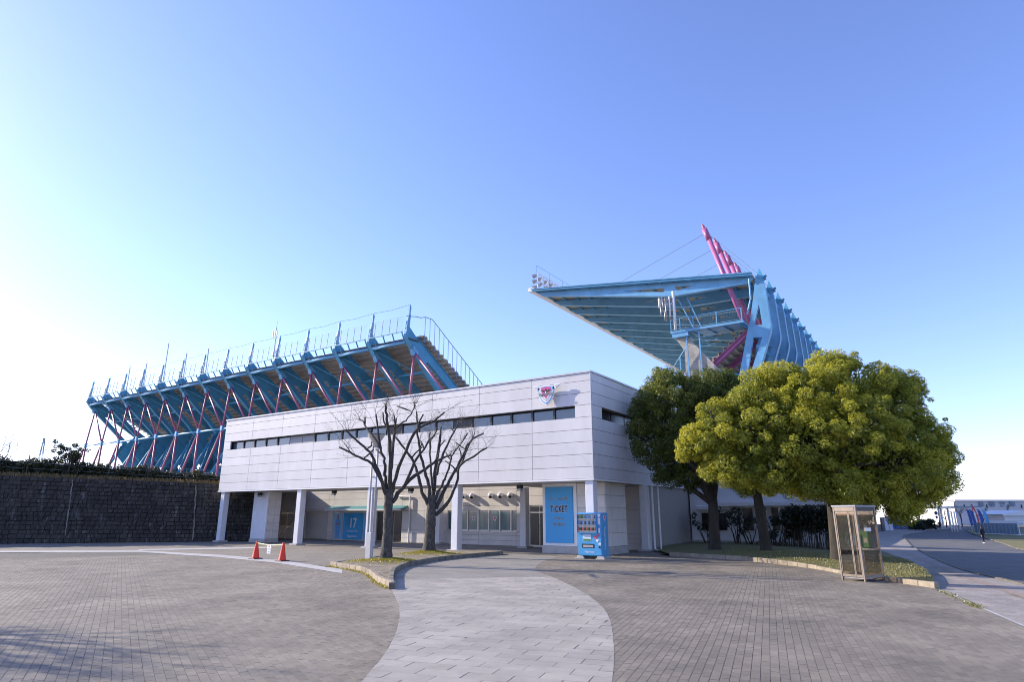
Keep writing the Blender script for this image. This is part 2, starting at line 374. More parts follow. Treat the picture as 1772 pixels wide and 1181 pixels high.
def clip_rect(subj, rect):
    out = [tuple(p) for p in subj]; n = len(rect)
    for i in range(n):
        a = rect[i]; b = rect[(i+1) % n]; ex, ey = b[0]-a[0], b[1]-a[1]
        inp = out; out = []
        if not inp: return []
        sd_ = [(ex*(p[1]-a[1]) - ey*(p[0]-a[0])) for p in inp]
        for k in range(len(inp)):
            p, q = inp[k], inp[(k+1) % len(inp)]; dp, dq = sd_[k], sd_[(k+1) % len(inp)]
            if dp >= 0: out.append(p)
            if (dp >= 0) != (dq >= 0):
                t = dp/(dp-dq); out.append((p[0]+(q[0]-p[0])*t, p[1]+(q[1]-p[1])*t))
    return out
def inside(P, poly):
    x, y = P[:, 0], P[:, 1]; r = np.zeros(len(P), bool); n = len(poly)
    for i in range(n):
        x0, y0 = poly[i][0], poly[i][1]; x1, y1 = poly[(i+1) % n][0], poly[(i+1) % n][1]
        c = ((y0 > y) != (y1 > y)); xi = (x1-x0)*(y-y0)/(y1-y0+1e-12)+x0
        r ^= c & (x < xi)
    return r
def visible(P):
    """points that the photograph could show (with a margin to either side)"""
    r = P[:, 0]*RGT.x + P[:, 1]*RGT.y; f = P[:, 0]*FWD.x + P[:, 1]*FWD.y
    return (f > 4.2) & (np.abs(r) < f*0.95 + 1.5)
def lay(polyname, piece, poly, ang, bl, bw, gap, hgt, m, parent, zr, bevel, tint_r, keep_objs=300, maxr=200, order=None):
    ca, sa = math.cos(ang), math.sin(ang)
    A = np.array([(p[0], p[1]) for p in poly]); U = A[:, 0]*ca + A[:, 1]*sa; W = -A[:, 0]*sa + A[:, 1]*ca
    iu = np.arange(math.floor(U.min()/bw)-1, math.ceil(U.max()/bw)+2); iv = np.arange(math.floor(W.min()/bl)-1, math.ceil(W.max()/bl)+2)
    gu, gv = np.meshgrid(iu, iv); gu = gu.ravel(); gv = gv.ravel()
    cu = gu*bw; cv = (gv + 0.5*(gu % 2))*bl
    C = np.stack([cu*ca - cv*sa, cu*sa + cv*ca], 1)
    k = visible(C) & (np.hypot(C[:, 0], C[:, 1]) < maxr); C = C[k]
    hu, hv = (bw-gap)/2, (bl-gap)/2
    off = np.array([(-hu, -hv), (hu, -hv), (hu, hv), (-hu, hv)]); offw = np.stack([off[:, 0]*ca - off[:, 1]*sa, off[:, 0]*sa + off[:, 1]*ca], 1)
    cin = np.stack([inside(C + o, poly) for o in offw], 1)
    full = cin.all(1); part = cin.any(1) & ~full
    CF = C[full]; f = CF[:, 0]*FWD.x + CF[:, 1]*FWD.y
    oi = np.argsort(np.hypot(CF[:, 0], CF[:, 1])); near = oi[:keep_objs]; rest = oi[keep_objs:]
    # shared meshes for the nearest pieces
    metas = []
    for q in range(10):
        b = MB(); t = hgt; top = [((hu-bevel)*sx, (hv-bevel)*sy, 0) for sx, sy in ((-1,-1),(1,-1),(1,1),(-1,1))]
        mid = [(hu*sx, hv*sy, -bevel) for sx, sy in ((-1,-1),(1,-1),(1,1),(-1,1))]; bot = [(hu*sx, hv*sy, -t) for sx, sy in ((-1,-1),(1,-1),(1,1),(-1,1))]
        me = bpy.data.meshes.new(piece)
        me.from_pydata(top+mid+bot, [], [(0,1,2,3)]+[(i, i+4, (i+1) % 4+4, (i+1) % 4) for i in range(4)]+[(i+4, i+8, (i+1) % 4+8, (i+1) % 4+4) for i in range(4)])
        at = me.attributes.new('tint', 'FLOAT', 'FACE'); at.data.foreach_set('value', [1 - tint_r + 2*tint_r*q/9.0]*9)
        me.materials.append(M[m]); metas.append(me)
    po = WO[parent]
    for i in near:
        o = bpy.data.objects.new(piece, metas[int(rng.integers(10))]); link(o); o.parent = parent
        o.location = Vector((CF[i, 0], CF[i, 1], zr + rng.normal(0, .0008))) - po
        o.rotation_euler = (rng.normal(0, .004), rng.normal(0, .004), ang + rng.normal(0, .006))
    n = len(rest)
    if n:
        cc = CF[rest]; zz = zr + rng.normal(0, .0008, n); jit = rng.normal(0, .006, n)
        def ring(eu, ev, dz):
            o4 = np.array([(-eu, -ev), (eu, -ev), (eu, ev), (-eu, ev)]); P = np.zeros((n, 4, 3))
            a = ang + jit
            P[:, :, 0] = cc[:, None, 0] + o4[None, :, 0]*np.cos(a)[:, None] - o4[None, :, 1]*np.sin(a)[:, None]
            P[:, :, 1] = cc[:, None, 1] + o4[None, :, 0]*np.sin(a)[:, None] + o4[None, :, 1]*np.cos(a)[:, None]
            P[:, :, 2] = zz[:, None] + dz + rng.normal(0, .0003, (n, 4)); return P
        Vv = np.concatenate([ring(hu-bevel, hv-bevel, 0), ring(hu-bevel*.2, hv-bevel*.2, -hgt)], 1).reshape(-1, 3)
        base = (np.arange(n)*8)[:, None, None]
        q = np.array([(0,1,2,3),(0,4,5,1),(1,5,6,2),(2,6,7,3),(3,7,4,0)])[None]
        Ff = (base + q).reshape(-1, 4)
        tt = np.repeat(1 + rng.uniform(-tint_r, tint_r, n), 5)
        struct(fast_mesh(piece + '_field', Vv, Ff, m, parent, tt), 'stuff')
    # cut pieces along the edge
    b = MB(); tints = []
    for c in C[part]:
        pg = clip_rect(poly, [(c[0]+o[0], c[1]+o[1]) for o in offw])
        pg = [p for i, p in enumerate(pg) if math.dist(p, pg[i-1]) > 1e-4]
        if len(pg) < 3: continue
        cx = sum(p[0] for p in pg)/len(pg); cy = sum(p[1] for p in pg)/len(pg); N_ = len(pg)
        z = zr + rng.normal(0, .001)
        b.add([(p[0]*.97+cx*.03, p[1]*.97+cy*.03, z) for p in pg] + [(p[0], p[1], z-hgt) for p in pg], [tuple(range(N_))] + [(i, i+N_, (i+1) % N_+N_, (i+1) % N_) for i in range(N_)])
        tints += [1 + rng.uniform(-tint_r, tint_r)]*(N_+1)
    if b.v:
        o = b.build('cut_' + piece, m, parent, fix=False); at = o.data.attributes.new('tint', 'FLOAT', 'FACE'); at.data.foreach_set('value', tints); o['kind'] = 'stuff'

def smoothline(pts, n=6):
    P = [Vector(p) for p in pts]; out = []
    for i in range(len(P)-1):
        p0 = P[max(i-1, 0)]; p1 = P[i]; p2 = P[i+1]; p3 = P[min(i+2, len(P)-1)]
        for k in range(n):
            t = k/n; out.append(.5*((2*p1) + (p2-p0)*t + (2*p0-5*p1+4*p2-p3)*t*t + (3*p1-p0-3*p2+p3)*t**3))
    out.append(P[-1]); return out
def xy(p): return (p[0], p[1])

path_left = smoothline([gnd(x, y) for x, y in [(500, 1330), (560, 1250), (625, 1181), (668, 1128), (688, 1085), (690, 1050), (677, 1020)]], 5)
path_right = smoothline([gnd(x, y) for x, y in [(1030, 1330), (1050, 1250), (1060, 1181), (1063, 1125), (1057, 1078), (1042, 1051), (1008, 1025), (962, 1002), (930, 989), (930, 979), (948, 970), (975, 963)]], 5)
isl_left = smoothline([gnd(x, y) for x, y in [(571, 981), (612, 988), (636, 995), (653, 1009), (676, 1020)]], 4)
isl_right = smoothline([gnd(x, y) for x, y in [(682, 1021), (681, 1007), (686, 992), (703, 983), (733, 976), (764, 971), (810, 966), (871, 961)]], 4)
isl_back = smoothline([gnd(x, y) for x, y in [(871, 960), (840, 957.5), (780, 958), (700, 963), (640, 971), (571, 981)]], 4)
chan_lo = [gnd(571, 990), gnd(480, 975), gnd(380, 965), gnd(240, 956)]
bed_front = smoothline([gnd(x, y) for x, y in [(1158, 963), (1225, 967), (1296, 972), (1400, 984), (1455, 994), (1530, 1006), (1618, 1019)]], 4)
plz_edge = [gnd(1625, 1022), gnd(1700, 1054), gnd(1772, 1086)]
pe = (plz_edge[2]-plz_edge[0]).normalized()

# path of slabs
path_poly = [xy(p) for p in path_left] + [xy(p) for p in isl_right] + [(-18.2, 27.0), xy(path_right[-1])] + [xy(p) for p in reversed(path_right)]
near_poly = [xy(p) for p in path_left] + [xy(isl_right[i]) for i in range(0, 6)] + [xy(p) for p in reversed(path_right[:37])]
pavement = struct(sheet('path', path_poly, 'joint', -0.0005))
def lay_path():
    # rows run along the u axis: swap so that the long side lies across the path
    ang = YAW + R(-19) + math.pi/2
    lay('path', 'slab', near_poly, ang, 0.60, 0.30, 0.005, 0.012, 'slab', pavement, 0.003, 0.0022, 0.09, 300)
    far_poly = [xy(isl_right[i]) for i in range(5, len(isl_right))] + [(-18.2, 27.0), xy(path_right[-1])] + [xy(p) for p in reversed(path_right[36:])]
    lay('path', 'far_slab', far_poly, ang, 0.60, 0.30, 0.003, 0.008, 'slab_dark', pavement, 0.002, 0.0015, 0.05, 0)
lay_path()

# left plaza
left_poly = [xy(p) for p in path_left] + [xy(p) for p in reversed(isl_left)] + [xy(p) for p in chan_lo] + [xy(gnd(0, 958)), xy(gnd(-250, 960)), (-46, -6), (-20, -6)]
plaza_l = struct(sheet('plaza', left_poly, 'joint', -0.003))
lay('plaza', 'brick', left_poly, YAW + R(31), 0.225, 0.1125, 0.0042, 0.008, 'brick', plaza_l, 0.0, 0.0014, 0.13, 300, 36)
# right plaza
right_poly = [xy(p) for p in path_right] + [(-15.9, 27.45), (-13.2, 28.6), (-12.9, 31.4)] + [xy(p) for p in bed_front] + [xy(p) for p in plz_edge] + [xy(plz_edge[2] + pe*9), (6, -4), (-3, -4)]
plaza_r = struct(sheet('plaza', right_poly, 'joint', -0.003))
lay('plaza', 'brick', right_poly, YAW - R(21.5), 0.225, 0.1125, 0.0042, 0.008, 'brick', plaza_r, 0.0, 0.0014, 0.13, 300, 40)
# forecourt and floor under the canopy, drain channels
court_poly = [xy(p) for p in reversed(isl_back)] + [(-18.2, 27.0), (-15.9, 27.45), (-13.2, 28.6), (-11.6, 31.2), (-11.0, 33.0), (-12.9, 36.0), (-13.4, 46), (-44, 46), (-44, 27), (-53, 16), xy(gnd(-60, 957)), xy(gnd(240, 957)), xy(gnd(400, 966))]
struct(sheet('forecourt', court_poly, 'court', -0.006))
ch = MB(); up_ = [gnd(592, 986), gnd(480, 969.5), gnd(380, 961), gnd(240, 953.5), gnd(0, 954), gnd(-250, 955)]; lo_ = [gnd(592, 993)] + chan_lo[1:] + [gnd(0, 957.2), gnd(-250, 960)]
for i in range(len(up_)-1): ch.add([(*xy(lo_[i]), .002), (*xy(lo_[i+1]), .002), (*xy(up_[i+1]), .002), (*xy(up_[i]), .002)], [(0, 1, 2, 3)])
struct(ch.build('drain_channel', 'channel'))
ch = MB(); up_ = [gnd(470, 947), gnd(380, 948.5), gnd(240, 951.5)]; lo_ = [gnd(470, 949.6), gnd(380, 951.2), gnd(240, 953.3)]
for i in range(2): ch.add([(*xy(lo_[i]), .003), (*xy(lo_[i+1]), .003), (*xy(up_[i+1]), .003), (*xy(up_[i]), .003)], [(0, 1, 2, 3)])
struct(ch.build('drain_channel', 'channel'))

# kerb stones along a line, each one a piece
def kerb(line, parent, m, w, h, step, side=1, base=None):
    P = [Vector((p[0], p[1], 0)) for p in line]; L = [0]
    for i in range(1, len(P)): L.append(L[-1] + (P[i]-P[i-1]).length)
    n = max(1, int(round(L[-1]/step)))
    def at(s):
        for i in range(1, len(P)):
            if s <= L[i] or i == len(P)-1:
                t = (s-L[i-1])/max(L[i]-L[i-1], 1e-6); return P[i-1].lerp(P[i], t)
    for k in range(n):
        a = at(L[-1]*k/n); b = at(L[-1]*(k+1)/n); d = (b-a).normalized(); a += d*.004; b -= d*.004
        s = Vector((-d.y, d.x, 0))*w*side
        za, zb = (base(a.x, a.y), base(b.x, b.y)) if base else (0, 0)
        hh = h + random.uniform(-.006, .006)
        mb = MB(); q = [a, b, b+s, a+s]; zz = [za, zb, zb, za]
        mb.add([(p.x, p.y, z-.05) for p, z in zip(q, zz)] + [(p.x, p.y, z+hh) for p, z in zip(q, zz)], [(0,3,2,1),(4,5,6,7),(0,1,5,4),(1,2,6,5),(2,3,7,6),(3,0,4,7)])
        mb.build('kerb_stone', m, parent, bevel=0.012)

# planted island
isl_line = [xy(p) for p in isl_left] + [xy(p) for p in isl_right] + [xy(p) for p in isl_back[1:-1]]
cxi = sum(p[0] for p in isl_line)/len(isl_line); cyi = sum(p[1] for p in isl_line)/len(isl_line)
BT = [gnd(667, 967, .26), gnd(742, 955, .24)]     # bare tree feet
def isl_z(x, y):
    z = .13 + .02*math.sin(x*2.1+y)*math.cos(y*1.7)
    for t in BT:
        d = math.hypot(x-t.x, y-t.y); z += .15*math.exp(-d*d/.9)
    return z
gx = np.arange(min(p[0] for p in isl_line), max(p[0] for p in isl_line), .2); gy = np.arange(min(p[1] for p in isl_line), max(p[1] for p in isl_line), .2)
G = np.array([(x, y) for x in gx for y in gy]); G = G[inside(G, isl_line)]
import mathutils.geometry as mg
pts2 = [Vector(p) for p in isl_line] + [Vector(p) for p in G]
ne = len(isl_line)
res = mg.delaunay_2d_cdt(pts2, [], [list(range(ne))], 1, 1e-4)
b = MB(); b.add([(p.x, p.y, isl_z(p.x, p.y)) for p in res[0]], [tuple(f) for f in res[2]])
island = struct(b.build('planting_island', 'soil', smooth=True))
for v in island.data.polygons: pass
if sum(p.normal.z for p in island.data.polygons) < 0: island.data.flip_normals()
kerb(isl_left, island, 'kerb_tan', .14, .17, .6, 1)
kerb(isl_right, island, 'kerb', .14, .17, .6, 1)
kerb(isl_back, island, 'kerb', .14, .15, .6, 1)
def blades(name, m, spots, n, hmin, hmax, zf, label, cat, wid=.012):
    V = []; F = []; T = []; P_ = spots(n)
    for i in range(n):
        x, y = P_[i]; z = zf(x, y); h = random.uniform(hmin, hmax); a = random.uniform(0, 6.283); w = wid*random.uniform(.7, 1.6)
        dx, dy = math.cos(a)*w, math.sin(a)*w; lx, ly = random.gauss(0, .4)*h, random.gauss(0, .4)*h
        k = len(V); V += [(x-dx, y-dy, z-.01), (x+dx, y+dy, z-.01), (x+lx+dx*.3, y+ly+dy*.3, z+h), (x+lx-dx*.3, y+ly-dy*.3, z+h)]; F.append((k, k+1, k+2, k+3)); T.append(random.random())
    return tag(fast_mesh(name, V, F, m, None, T), label, cat, kind='stuff')
def in_poly(gen, poly, n):
    out = np.zeros((0, 2))
    while len(out) < n:
        q = gen(n); out = np.concatenate([out, q[inside(q, poly)]])
    return [(float(a), float(b)) for a, b in out[:n]]
def moss_spot(n):
    def gen(k):
        w = rng.integers(0, 2, k); c = np.array([[t.x, t.y] for t in BT])[w]; a = rng.uniform(0, 6.283, k); r = np.abs(rng.normal(0, .62, k))
        return c + np.stack([r*1.25*np.cos(a), r*np.sin(a)], 1)
    return in_poly(gen, isl_line, n)
blades('moss', 'moss', moss_spot, 16000, .012, .04, isl_z, 'yellow green moss round the bare tree trunks', 'moss', .012)

def line_spot(line, spread):
    P = [Vector((p[0], p[1], 0)) for p in line]
    def f(n):
        out = []
        for _ in range(n):
            k = random.randint(0, len(P)-2); q = P[k].lerp(P[k+1], random.random()); out.append((q.x + random.gauss(0, spread), q.y + random.gauss(0, spread)))
        return out
    return f
blades('kerb_weeds', 'moss', line_spot([p - Vector((.05, .05, 0)) for p in isl_left], .05), 900, .01, .07, lambda x, y: .0, 'thin yellow weeds along the foot of the island kerb', 'weeds', .008)
blades('edge_weeds', 'grass', line_spot([plz_edge[0], plz_edge[0].lerp(plz_edge[2], .45), plz_edge[0].lerp(plz_edge[2],   .6)], .06), 900, .005, .035, lambda x, y: .0, 'dry weeds in the joint between plaza and sidewalk', 'weeds', .008)
# ---- planting bed on the right with the camphor trees
bed_poly = [xy(p) for p in bed_front] + [(-.62, 22.9), (-1.25, 28.9), (-3.4, 42.0), (-7.5, 56.0), (-11.0, 56.0), (-13.3, 40.5), (-13.2, 33.2)]
gx = np.arange(-13, 0, .8); gy = np.arange(20, 57, .8); G = np.array([(x, y) for x in gx for y in gy]); G = G[inside(G, bed_poly)]
def bed_z(x, y):
    dk = (y - (31.4 - .87*(x+11.4)))*.75; m = min(max(dk/2.0, 0), 1)
    return TZ(x, y)*.7 + .10 + .14*m*m*(3-2*m) + .025*math.sin(x*1.3)*math.cos(y*.9)
res = mg.delaunay_2d_cdt([Vector(p) for p in bed_poly] + [Vector(p) for p in G], [], [list(range(len(bed_poly)))], 1, 1e-4)
b = MB(); b.add([(p.x, p.y, bed_z(p.x, p.y)) for p in res[0]], [tuple(f) for f in res[2]])
bed = struct(b.build('planting_bed', 'lawn', smooth=True))
if sum(p.normal.z for p in bed.data.polygons) < 0: bed.data.flip_normals()
kerb(bed_front, bed, 'kerb_tan', .15, .17, .6, 1, TZ)
kerb([(-.62, 22.9), (-1.25, 28.9), (-3.4, 42.0), (-7.5, 56.0)], bed, 'kerb', .15, .14, .8, 1, TZ)
def bed_spot(n): return in_poly(lambda k: np.stack([rng.uniform(-9, -.6, k), rng.uniform(21.5, 34, k)], 1), bed_poly, n)
blades('grass', 'grass', bed_spot, 22000, .012, .05, bed_z, 'short dry winter grass in the kerbed bed under the round trees', 'grass', .010)

# ---- street
def strip(name, A, B, m, dz, n=40, parent=None):
    A = smoothline([Vector((p[0], p[1], 0)) for p in A], 8); B = smoothline([Vector((p[0], p[1], 0)) for p in B], 8)
    def res_(P, n):
        L = [0]
        for i in range(1, len(P)): L.append(L[-1] + (P[i]-P[i-1]).length)
        out = []
        for k in range(n+1):
            s = L[-1]*k/n
            for i in range(1, len(P)):
                if s <= L[i]+1e-9: out.append(P[i-1].lerp(P[i], (s-L[i-1])/max(L[i]-L[i-1], 1e-6))); break
            else: out.append(P[-1])
        return out
    A = res_(A, n); B = res_(B, n); b = MB(); K = 6
    vs = []
    for i in range(n+1):
        for k in range(K+1):
            p = A[i].lerp(B[i], k/K); vs.append((p.x, p.y, TZ(p.x, p.y)+dz))
    b.add(vs, [(i*(K+1)+k, i*(K+1)+k+1, (i+1)*(K+1)+k+1, (i+1)*(K+1)+k) for i in range(n) for k in range(K)])
    o = b.build(name, m, parent)
    if sum(p.normal.z for p in o.data.polygons) < 0: o.data.flip_normals()
    return o
road_kerb = [(4.2, 8.0), (2.4, 18.5), (1.57, 24.95), (0.06, 33.5), (-1.82, 55), (-4.4, 90), (-5.6, 108), (-5.2, 124), (-1.0, 158), (2.5, 210)]
walk_in = [(2.6, 5.0), (0.82, 14.87), (-.49, 21.14), (-1.2, 29.0), (-3.4, 42.2), (-7.4, 57), (-9.6, 95), (-10.5, 130), (-9, 175), (-8, 215)]
road_far = [(16, 8.0), (12, 24), (9.5, 40), (7.2, 55), (5.0, 71), (4.3, 90), (2.8, 125), (2.6, 150), (4.6, 180), (12, 230)]
struct(strip('sidewalk', walk_in, road_kerb, 'walk', -.004))
struct(strip('road', road_kerb, road_far, 'asphalt', -.05))
tline = [((a[0]*.45+b[0]*.55), (a[1]*.45+b[1]*.55)) for a, b in zip(walk_in[:6], road_kerb[:6])]
struct(strip('tactile_paving', tline, [(x+.3, y+.05) for x, y in tline], 'tactile', .001))
rk = struct(strip('road_gutter', [(x-.02, y) for x, y in road_kerb[:9]], [(x+.16, y) for x, y in road_kerb[:9]], 'kerb', -.04))
kerb([xy(p) for p in smoothline([Vector((x, y, 0)) for x, y in road_kerb[:9]], 6)], rk, 'kerb', .15, .03, 2.4, 1, TZ)
edge_k = struct(sheet('plaza_edge', [xy(plz_edge[0]), xy(plz_edge[2]+pe*6), xy(plz_edge[2]+pe*6+Vector((.05, .03, 0))), xy(plz_edge[0]+Vector((.05, .03, 0)))], 'channel', .006))
# far grass verge with kerb
verge = struct(strip('grass_verge', road_far[3:9], [(30, 60), (26, 75), (22, 92), (16, 120), (11, 140), (9, 160)], 'lawn', .04))
kerb([xy(p) for p in smoothline([Vector((x, y, 0)) for x, y in road_far[3:9]], 6)], verge, 'kerb', .18, .06, 2.6, -1, TZ)

# ================================================================== TICKET BUILDING
FX0, FX1, FY = -43.1, -13.3, 26.6
ZB, ZR, ZT = 3.43, 8.10, 8.52
ROW = (ZR - ZB) / 8
bld = thing('ticket_building', 'long white panelled two-storey ticket building on square columns with a strip window', 'building', (-28, 30, 0))
NC = 9; CW = (FX1 - FX0) / NC
# inner shell behind the panels (bridge block and the deeper wing at the corner)
def shell(x0, y0, x1, y1):
    b = MB(); b.box((x0+.07, y0+.07, ZB+.02), (x1-.07, y1-.07, 6.34)); b.box((x0+.07, y0+.5, 6.34), (x1-.5, y1-.07, 6.94)); b.box((x0+.07, y0+.07, 6.94), (x1-.07, y1-.07, ZT-.04)); return b
sh = shell(FX0, FY, FX1, 30.15); sh.box((-20.0, 30.15, ZB+.02), (FX1-.07, 41.9, 6.34)); sh.box((-20.0, 30.15, 6.34), (FX1-.5, 41.9, 6.94)); sh.box((-20.0, 30.15, 6.94), (FX1-.07, 41.9, ZT-.04))
sh.build('wall_core', 'gasket', bld)
zrow = [ZB + .06 + (ROW - .0075)*i if i == 0 else ZB + ROW*i for i in range(9)] + [ZT - .02]
zrow[0] = ZB + .05
WX0, WX1 = -42.3, -14.17           # strip window span on the front
g = .0075
for r in range(9):
    for c in range(NC):
        x0 = FX0 + CW*c + g; x1 = FX0 + CW*(c+1) - g; z0 = zrow[r] + g; z1 = zrow[r+1] - g
        if r == 5:
            if c == 0: x1 = WX0
            elif c == NC-1: x0 = WX1
            else: continue
        MB().box((x0, FY, z0), (x1, FY+.08, z1)).build('wall_panel', 'panel', bld, bevel=.006)
    for c in range(4):             # right-hand face
        y0 = FY + 3.8*c + g; y1 = FY + 3.8*(c+1) - g; z0 = zrow[r] + g; z1 = zrow[r+1] - g
        if c == 0: y0 = FY + .08
        if r == 5:
            if c == 0: y1 = 27.75
            elif c == 3: y0 = 41.0
            else: continue
        MB().box((FX1-.08, y0, z0), (FX1, y1, z1)).build('wall_panel', 'panel', bld, bevel=.006)
    MB().box((FX0, FY+.09, zrow[r]+g), (FX0+.08, 30.15, zrow[r+1]-g)).build('wall_panel', 'panel', bld)
bx('corner_trim', 'coping', (FX1-.03, FY-.015, ZB), (FX1+.015, FY+.03, ZT), bld)
# parapet coping and lower edge trim
MB().box((FX0-.04, FY-.05, ZT-.02), (FX1+.05, FY+.22, ZT+.06)).box((FX1-.2, FY+.22, ZT-.02), (FX1+.05, 41.9, ZT+.06)).box((FX0-.04, FY+.22, ZT-.02), (FX0+.2, 30.15, ZT+.06)).build('coping', 'coping', bld)
MB().box((FX0-.02, FY-.03, ZB-.03), (FX1+.03, FY+.06, ZB+.045)).box((FX1-.05, FY+.06, ZB-.03), (FX1+.03, 41.9, ZB+.045)).build('drip_edge', 'white', bld)
MB().box((FX0+.03, FY+.07, ZB-.02), (FX1-.06, 30.15, ZB+.01)).box((-20, 30.15, ZB-.02), (FX1-.06, 41.9, ZB+.01)).build('soffit', 'soffit', bld)
bx('roof', 'roofgrey', (FX0+.1, FY+.2, ZT-.12), (FX1-.1, 30.1, ZT-.05), bld)
# strip window on the front: panes set back in a dark reveal
wz0, wz1 = zrow[5], zrow[6]
win = MB().box((WX0, FY+.35, wz0), (WX1, FY+.40, wz1)).build('strip_window', 'frame_dark', bld)
MB().box((WX0, FY+.09, wz0-.03), (WX1, FY+.36, wz0+.012)).build('sill', 'frame_dark', win)
MB().box((WX0, FY+.04, wz1-.03), (WX1, FY+.36, wz1+.03)).build('window_head', 'frame_dark', win)
nb = 22; pw = (WX1-WX0)/nb
for i in range(nb):
    if i in (5, 6, 12, 16): 
        MB().box((WX0+pw*i+.02, FY+.26, wz0+.02), (WX0+pw*(i+1)-.02, FY+.345, wz1-.04)).build('blank_panel', 'frame_dark' if i in (12, 16) else 'roofgrey', win); continue
    MB().box((WX0+pw*i+.055, FY+.27, wz0+.03), (WX0+pw*(i+1)-.055, FY+.3, wz1-.085)).build('pane', 'glass_dark', win)
    MB().box((WX0+pw*i-.05, FY+.2, wz0+.012), (WX0+pw*i+.05, FY+.345, wz1-.03)).build('mullion', 'frame_dark', win)
sw = MB().box((FX1-.40, 27.75, wz0), (FX1-.36, 41.0, wz1)).build('strip_window', 'frame_dark', bld)
for i in range(8):
    y0 = 27.75 + i*1.656
    MB().box((FX1-.34, y0+.05, wz0+.03), (FX1-.31, y0+1.60, wz1-.03)).build('pane', 'glass_black', sw)
# square columns
def column(x, y, w=.42, pl=True, z1=ZB-.02):
    c = MB().box((x-w/2, y-w/2, 0), (x+w/2, y+w/2, z1)).build('column', 'column', bld, bevel=.02)
    if pl: MB().box((x-w*.85, y-w*.85, 0), (x+w*.85, y+w*.85, .11)).build('column_base', 'plinth', c, bevel=.01)
for x in (-42.62, -34.25, -27.85, -21.5, -13.58): column(x, 26.88)
for x, y in ((-20.55, 32.0), (-27.8, 32.9), (-13.35, 32.6)): column(x, y, .40)
# ticket office room at the corner
bx('office_wall', 'gasket', (-17.10, 28.53, 0), (-13.72, 30.80, ZB-.03), bld)
bx('office_plinth', 'plinth', (-17.2, 28.40, 0), (-13.62, 30.9, .36), bld, .01)
zt_ = [.37, 1.0, 1.6, 2.2, 2.78, 3.39]
for r in range(5):
    for x0, x1 in ((-15.18, -14.42), (-14.40, -13.68)):
        MB().box((x0+.008, 28.45, zt_[r]+.008), (x1-.008, 28.54, zt_[r+1]-.008)).build('wall_tile', 'tile', bld, bevel=.005)
    for y0, y1 in ((28.46, 29.1), (29.12, 30.85)):
        MB().box((-13.73, y0+.008, zt_[r]+.008), (-13.64, y1-.008, zt_[r+1]-.008)).build('wall_tile', 'tile', bld, bevel=.005)
MB().box((-17.15, 28.42, .37), (-16.98, 28.54, 3.39)).box((-15.38, 28.42, .37), (-15.19, 28.54, 3.39)).box((-16.98, 28.42, 3.22), (-15.38, 28.54, 3.39)).box((-16.98, 28.42, .37), (-15.38, 28.54, .50)).build('sign_surround', 'white', bld)
# rear ground floor: wall with openings
RY = 33.5
rear = MB().box((-43.2, RY+.12, 0), (-13.45, 45, 3.8))
rear.build('rear_wall_core', 'gasket', bld)
bx('side_wall', 'annex', (-47.5, RY+.05, 0), (-43.22, 45, 3.84), bld)
def rear_panel(x0, x1, z0, z1, m='tile'):
    MB().box((x0+.006, RY, z0+.006), (x1-.006, RY+.13, z1-.006)).build('wall_tile', m, bld, bevel=.004)
zz_ = [0, .3, .6, .84, 2.10, 2.40, 2.95, 3.4, 3.85]
spans = [(-43.2, -42.0), (-42.0, -39.35), (-39.35, -38.8), (-38.8, -34.2), (-34.2, -31.7), (-31.7, -29.6), (-29.6, -27.6), (-27.6, -25.0), (-25.0, -22.1), (-22.1, -21.2), (-21.2, -19.0), (-19.0, -16.2), (-16.2, -13.45)]
hole = {1: (0, 2.1), 3: (0, 2.1), 4: (0, 2.1), 7: (.84, 2.1), 8: (.84, 2.1), 10: (0, 2.4)}
for i, (x0, x1) in enumerate(spans):
    for r in range(8):
        if i in hole and zz_[r] >= hole[i][0]-.01 and zz_[r+1] <= hole[i][1]+.01: continue
        rear_panel(x0, x1, zz_[r], zz_[r+1])
# ticket windows
tw = MB().box((-27.6, RY+.06, .84), (-22.1, RY+.10, 2.10)).build('ticket_window', 'alu', bld)
MB().box((-27.65, RY-.06, .80), (-22.05, RY+.05, .86)).build('sill', 'alu', tw)
for i in range(7):
    x = -27.6 + 5.5*i/6.5
    if i < 6.5: MB().box((x+.09, RY+.035, .93), (min(x+.76, -22.16), RY+.058, 2.02)).build('pane', 'glass_teal', tw)
    MB().box((x-.05, RY-.01, .86), (x+.05, RY+.058, 2.10)).build('mullion', 'alu', tw)
# doors of the ticket hall
dr = MB().box((-21.2, RY+.03, 0), (-19.0, RY+.1, 2.4)).build('glass_door', 'alu', bld)
for x in (-21.12, -20.42, -19.72):
    MB().box((x, RY+.01, .1), (x+.62, RY+.028, 1.95)).build('pane', 'glass_black', dr)
    MB().box((x, RY+.01, 2.03), (x+.62, RY+.028, 2.33)).build('transom_pane', 'glass_black', dr)
    MB().tube([(x+.58, RY-.03, .8), (x+.58, RY-.03, 1.3)], .018, 6).build('handle', 'galv', dr)
# vent hoods over the ticket windows
for x in (-26.2, -25.5, -24.0, -23.25, -22.5):
    h = MB().ball((x, RY-.12, 3.03), .17, 12, 8, (1, 1.2, 1)).build('vent_hood', 'white', bld, smooth=True)
    MB().ball((x+.02, RY-.19, 2.965), .125, 10, 6).build('vent_opening', 'black', h)
# roller shutter
shu = MB().box((-41.9, RY+.05, .05), (-39.4, RY+.1, 2.1)).build('roller_shutter', 'shutter', bld)
for k in range(20): MB().box((-41.85, RY+.03, .08+k*.098), (-39.45, RY+.052, .08+k*.098+.088)).build('slat', 'shutter', shu, bevel=.008)
MB().box((-42.0, RY-.14, 2.1), (-39.3, RY+.05, 2.36)).build('shutter_box', 'shutter', shu, bevel=.02)
MB().tube([(-42.2, RY-.08, .1), (-42.2, RY-.08, 3.4)], .05, 8).build('downpipe', 'tile', bld)
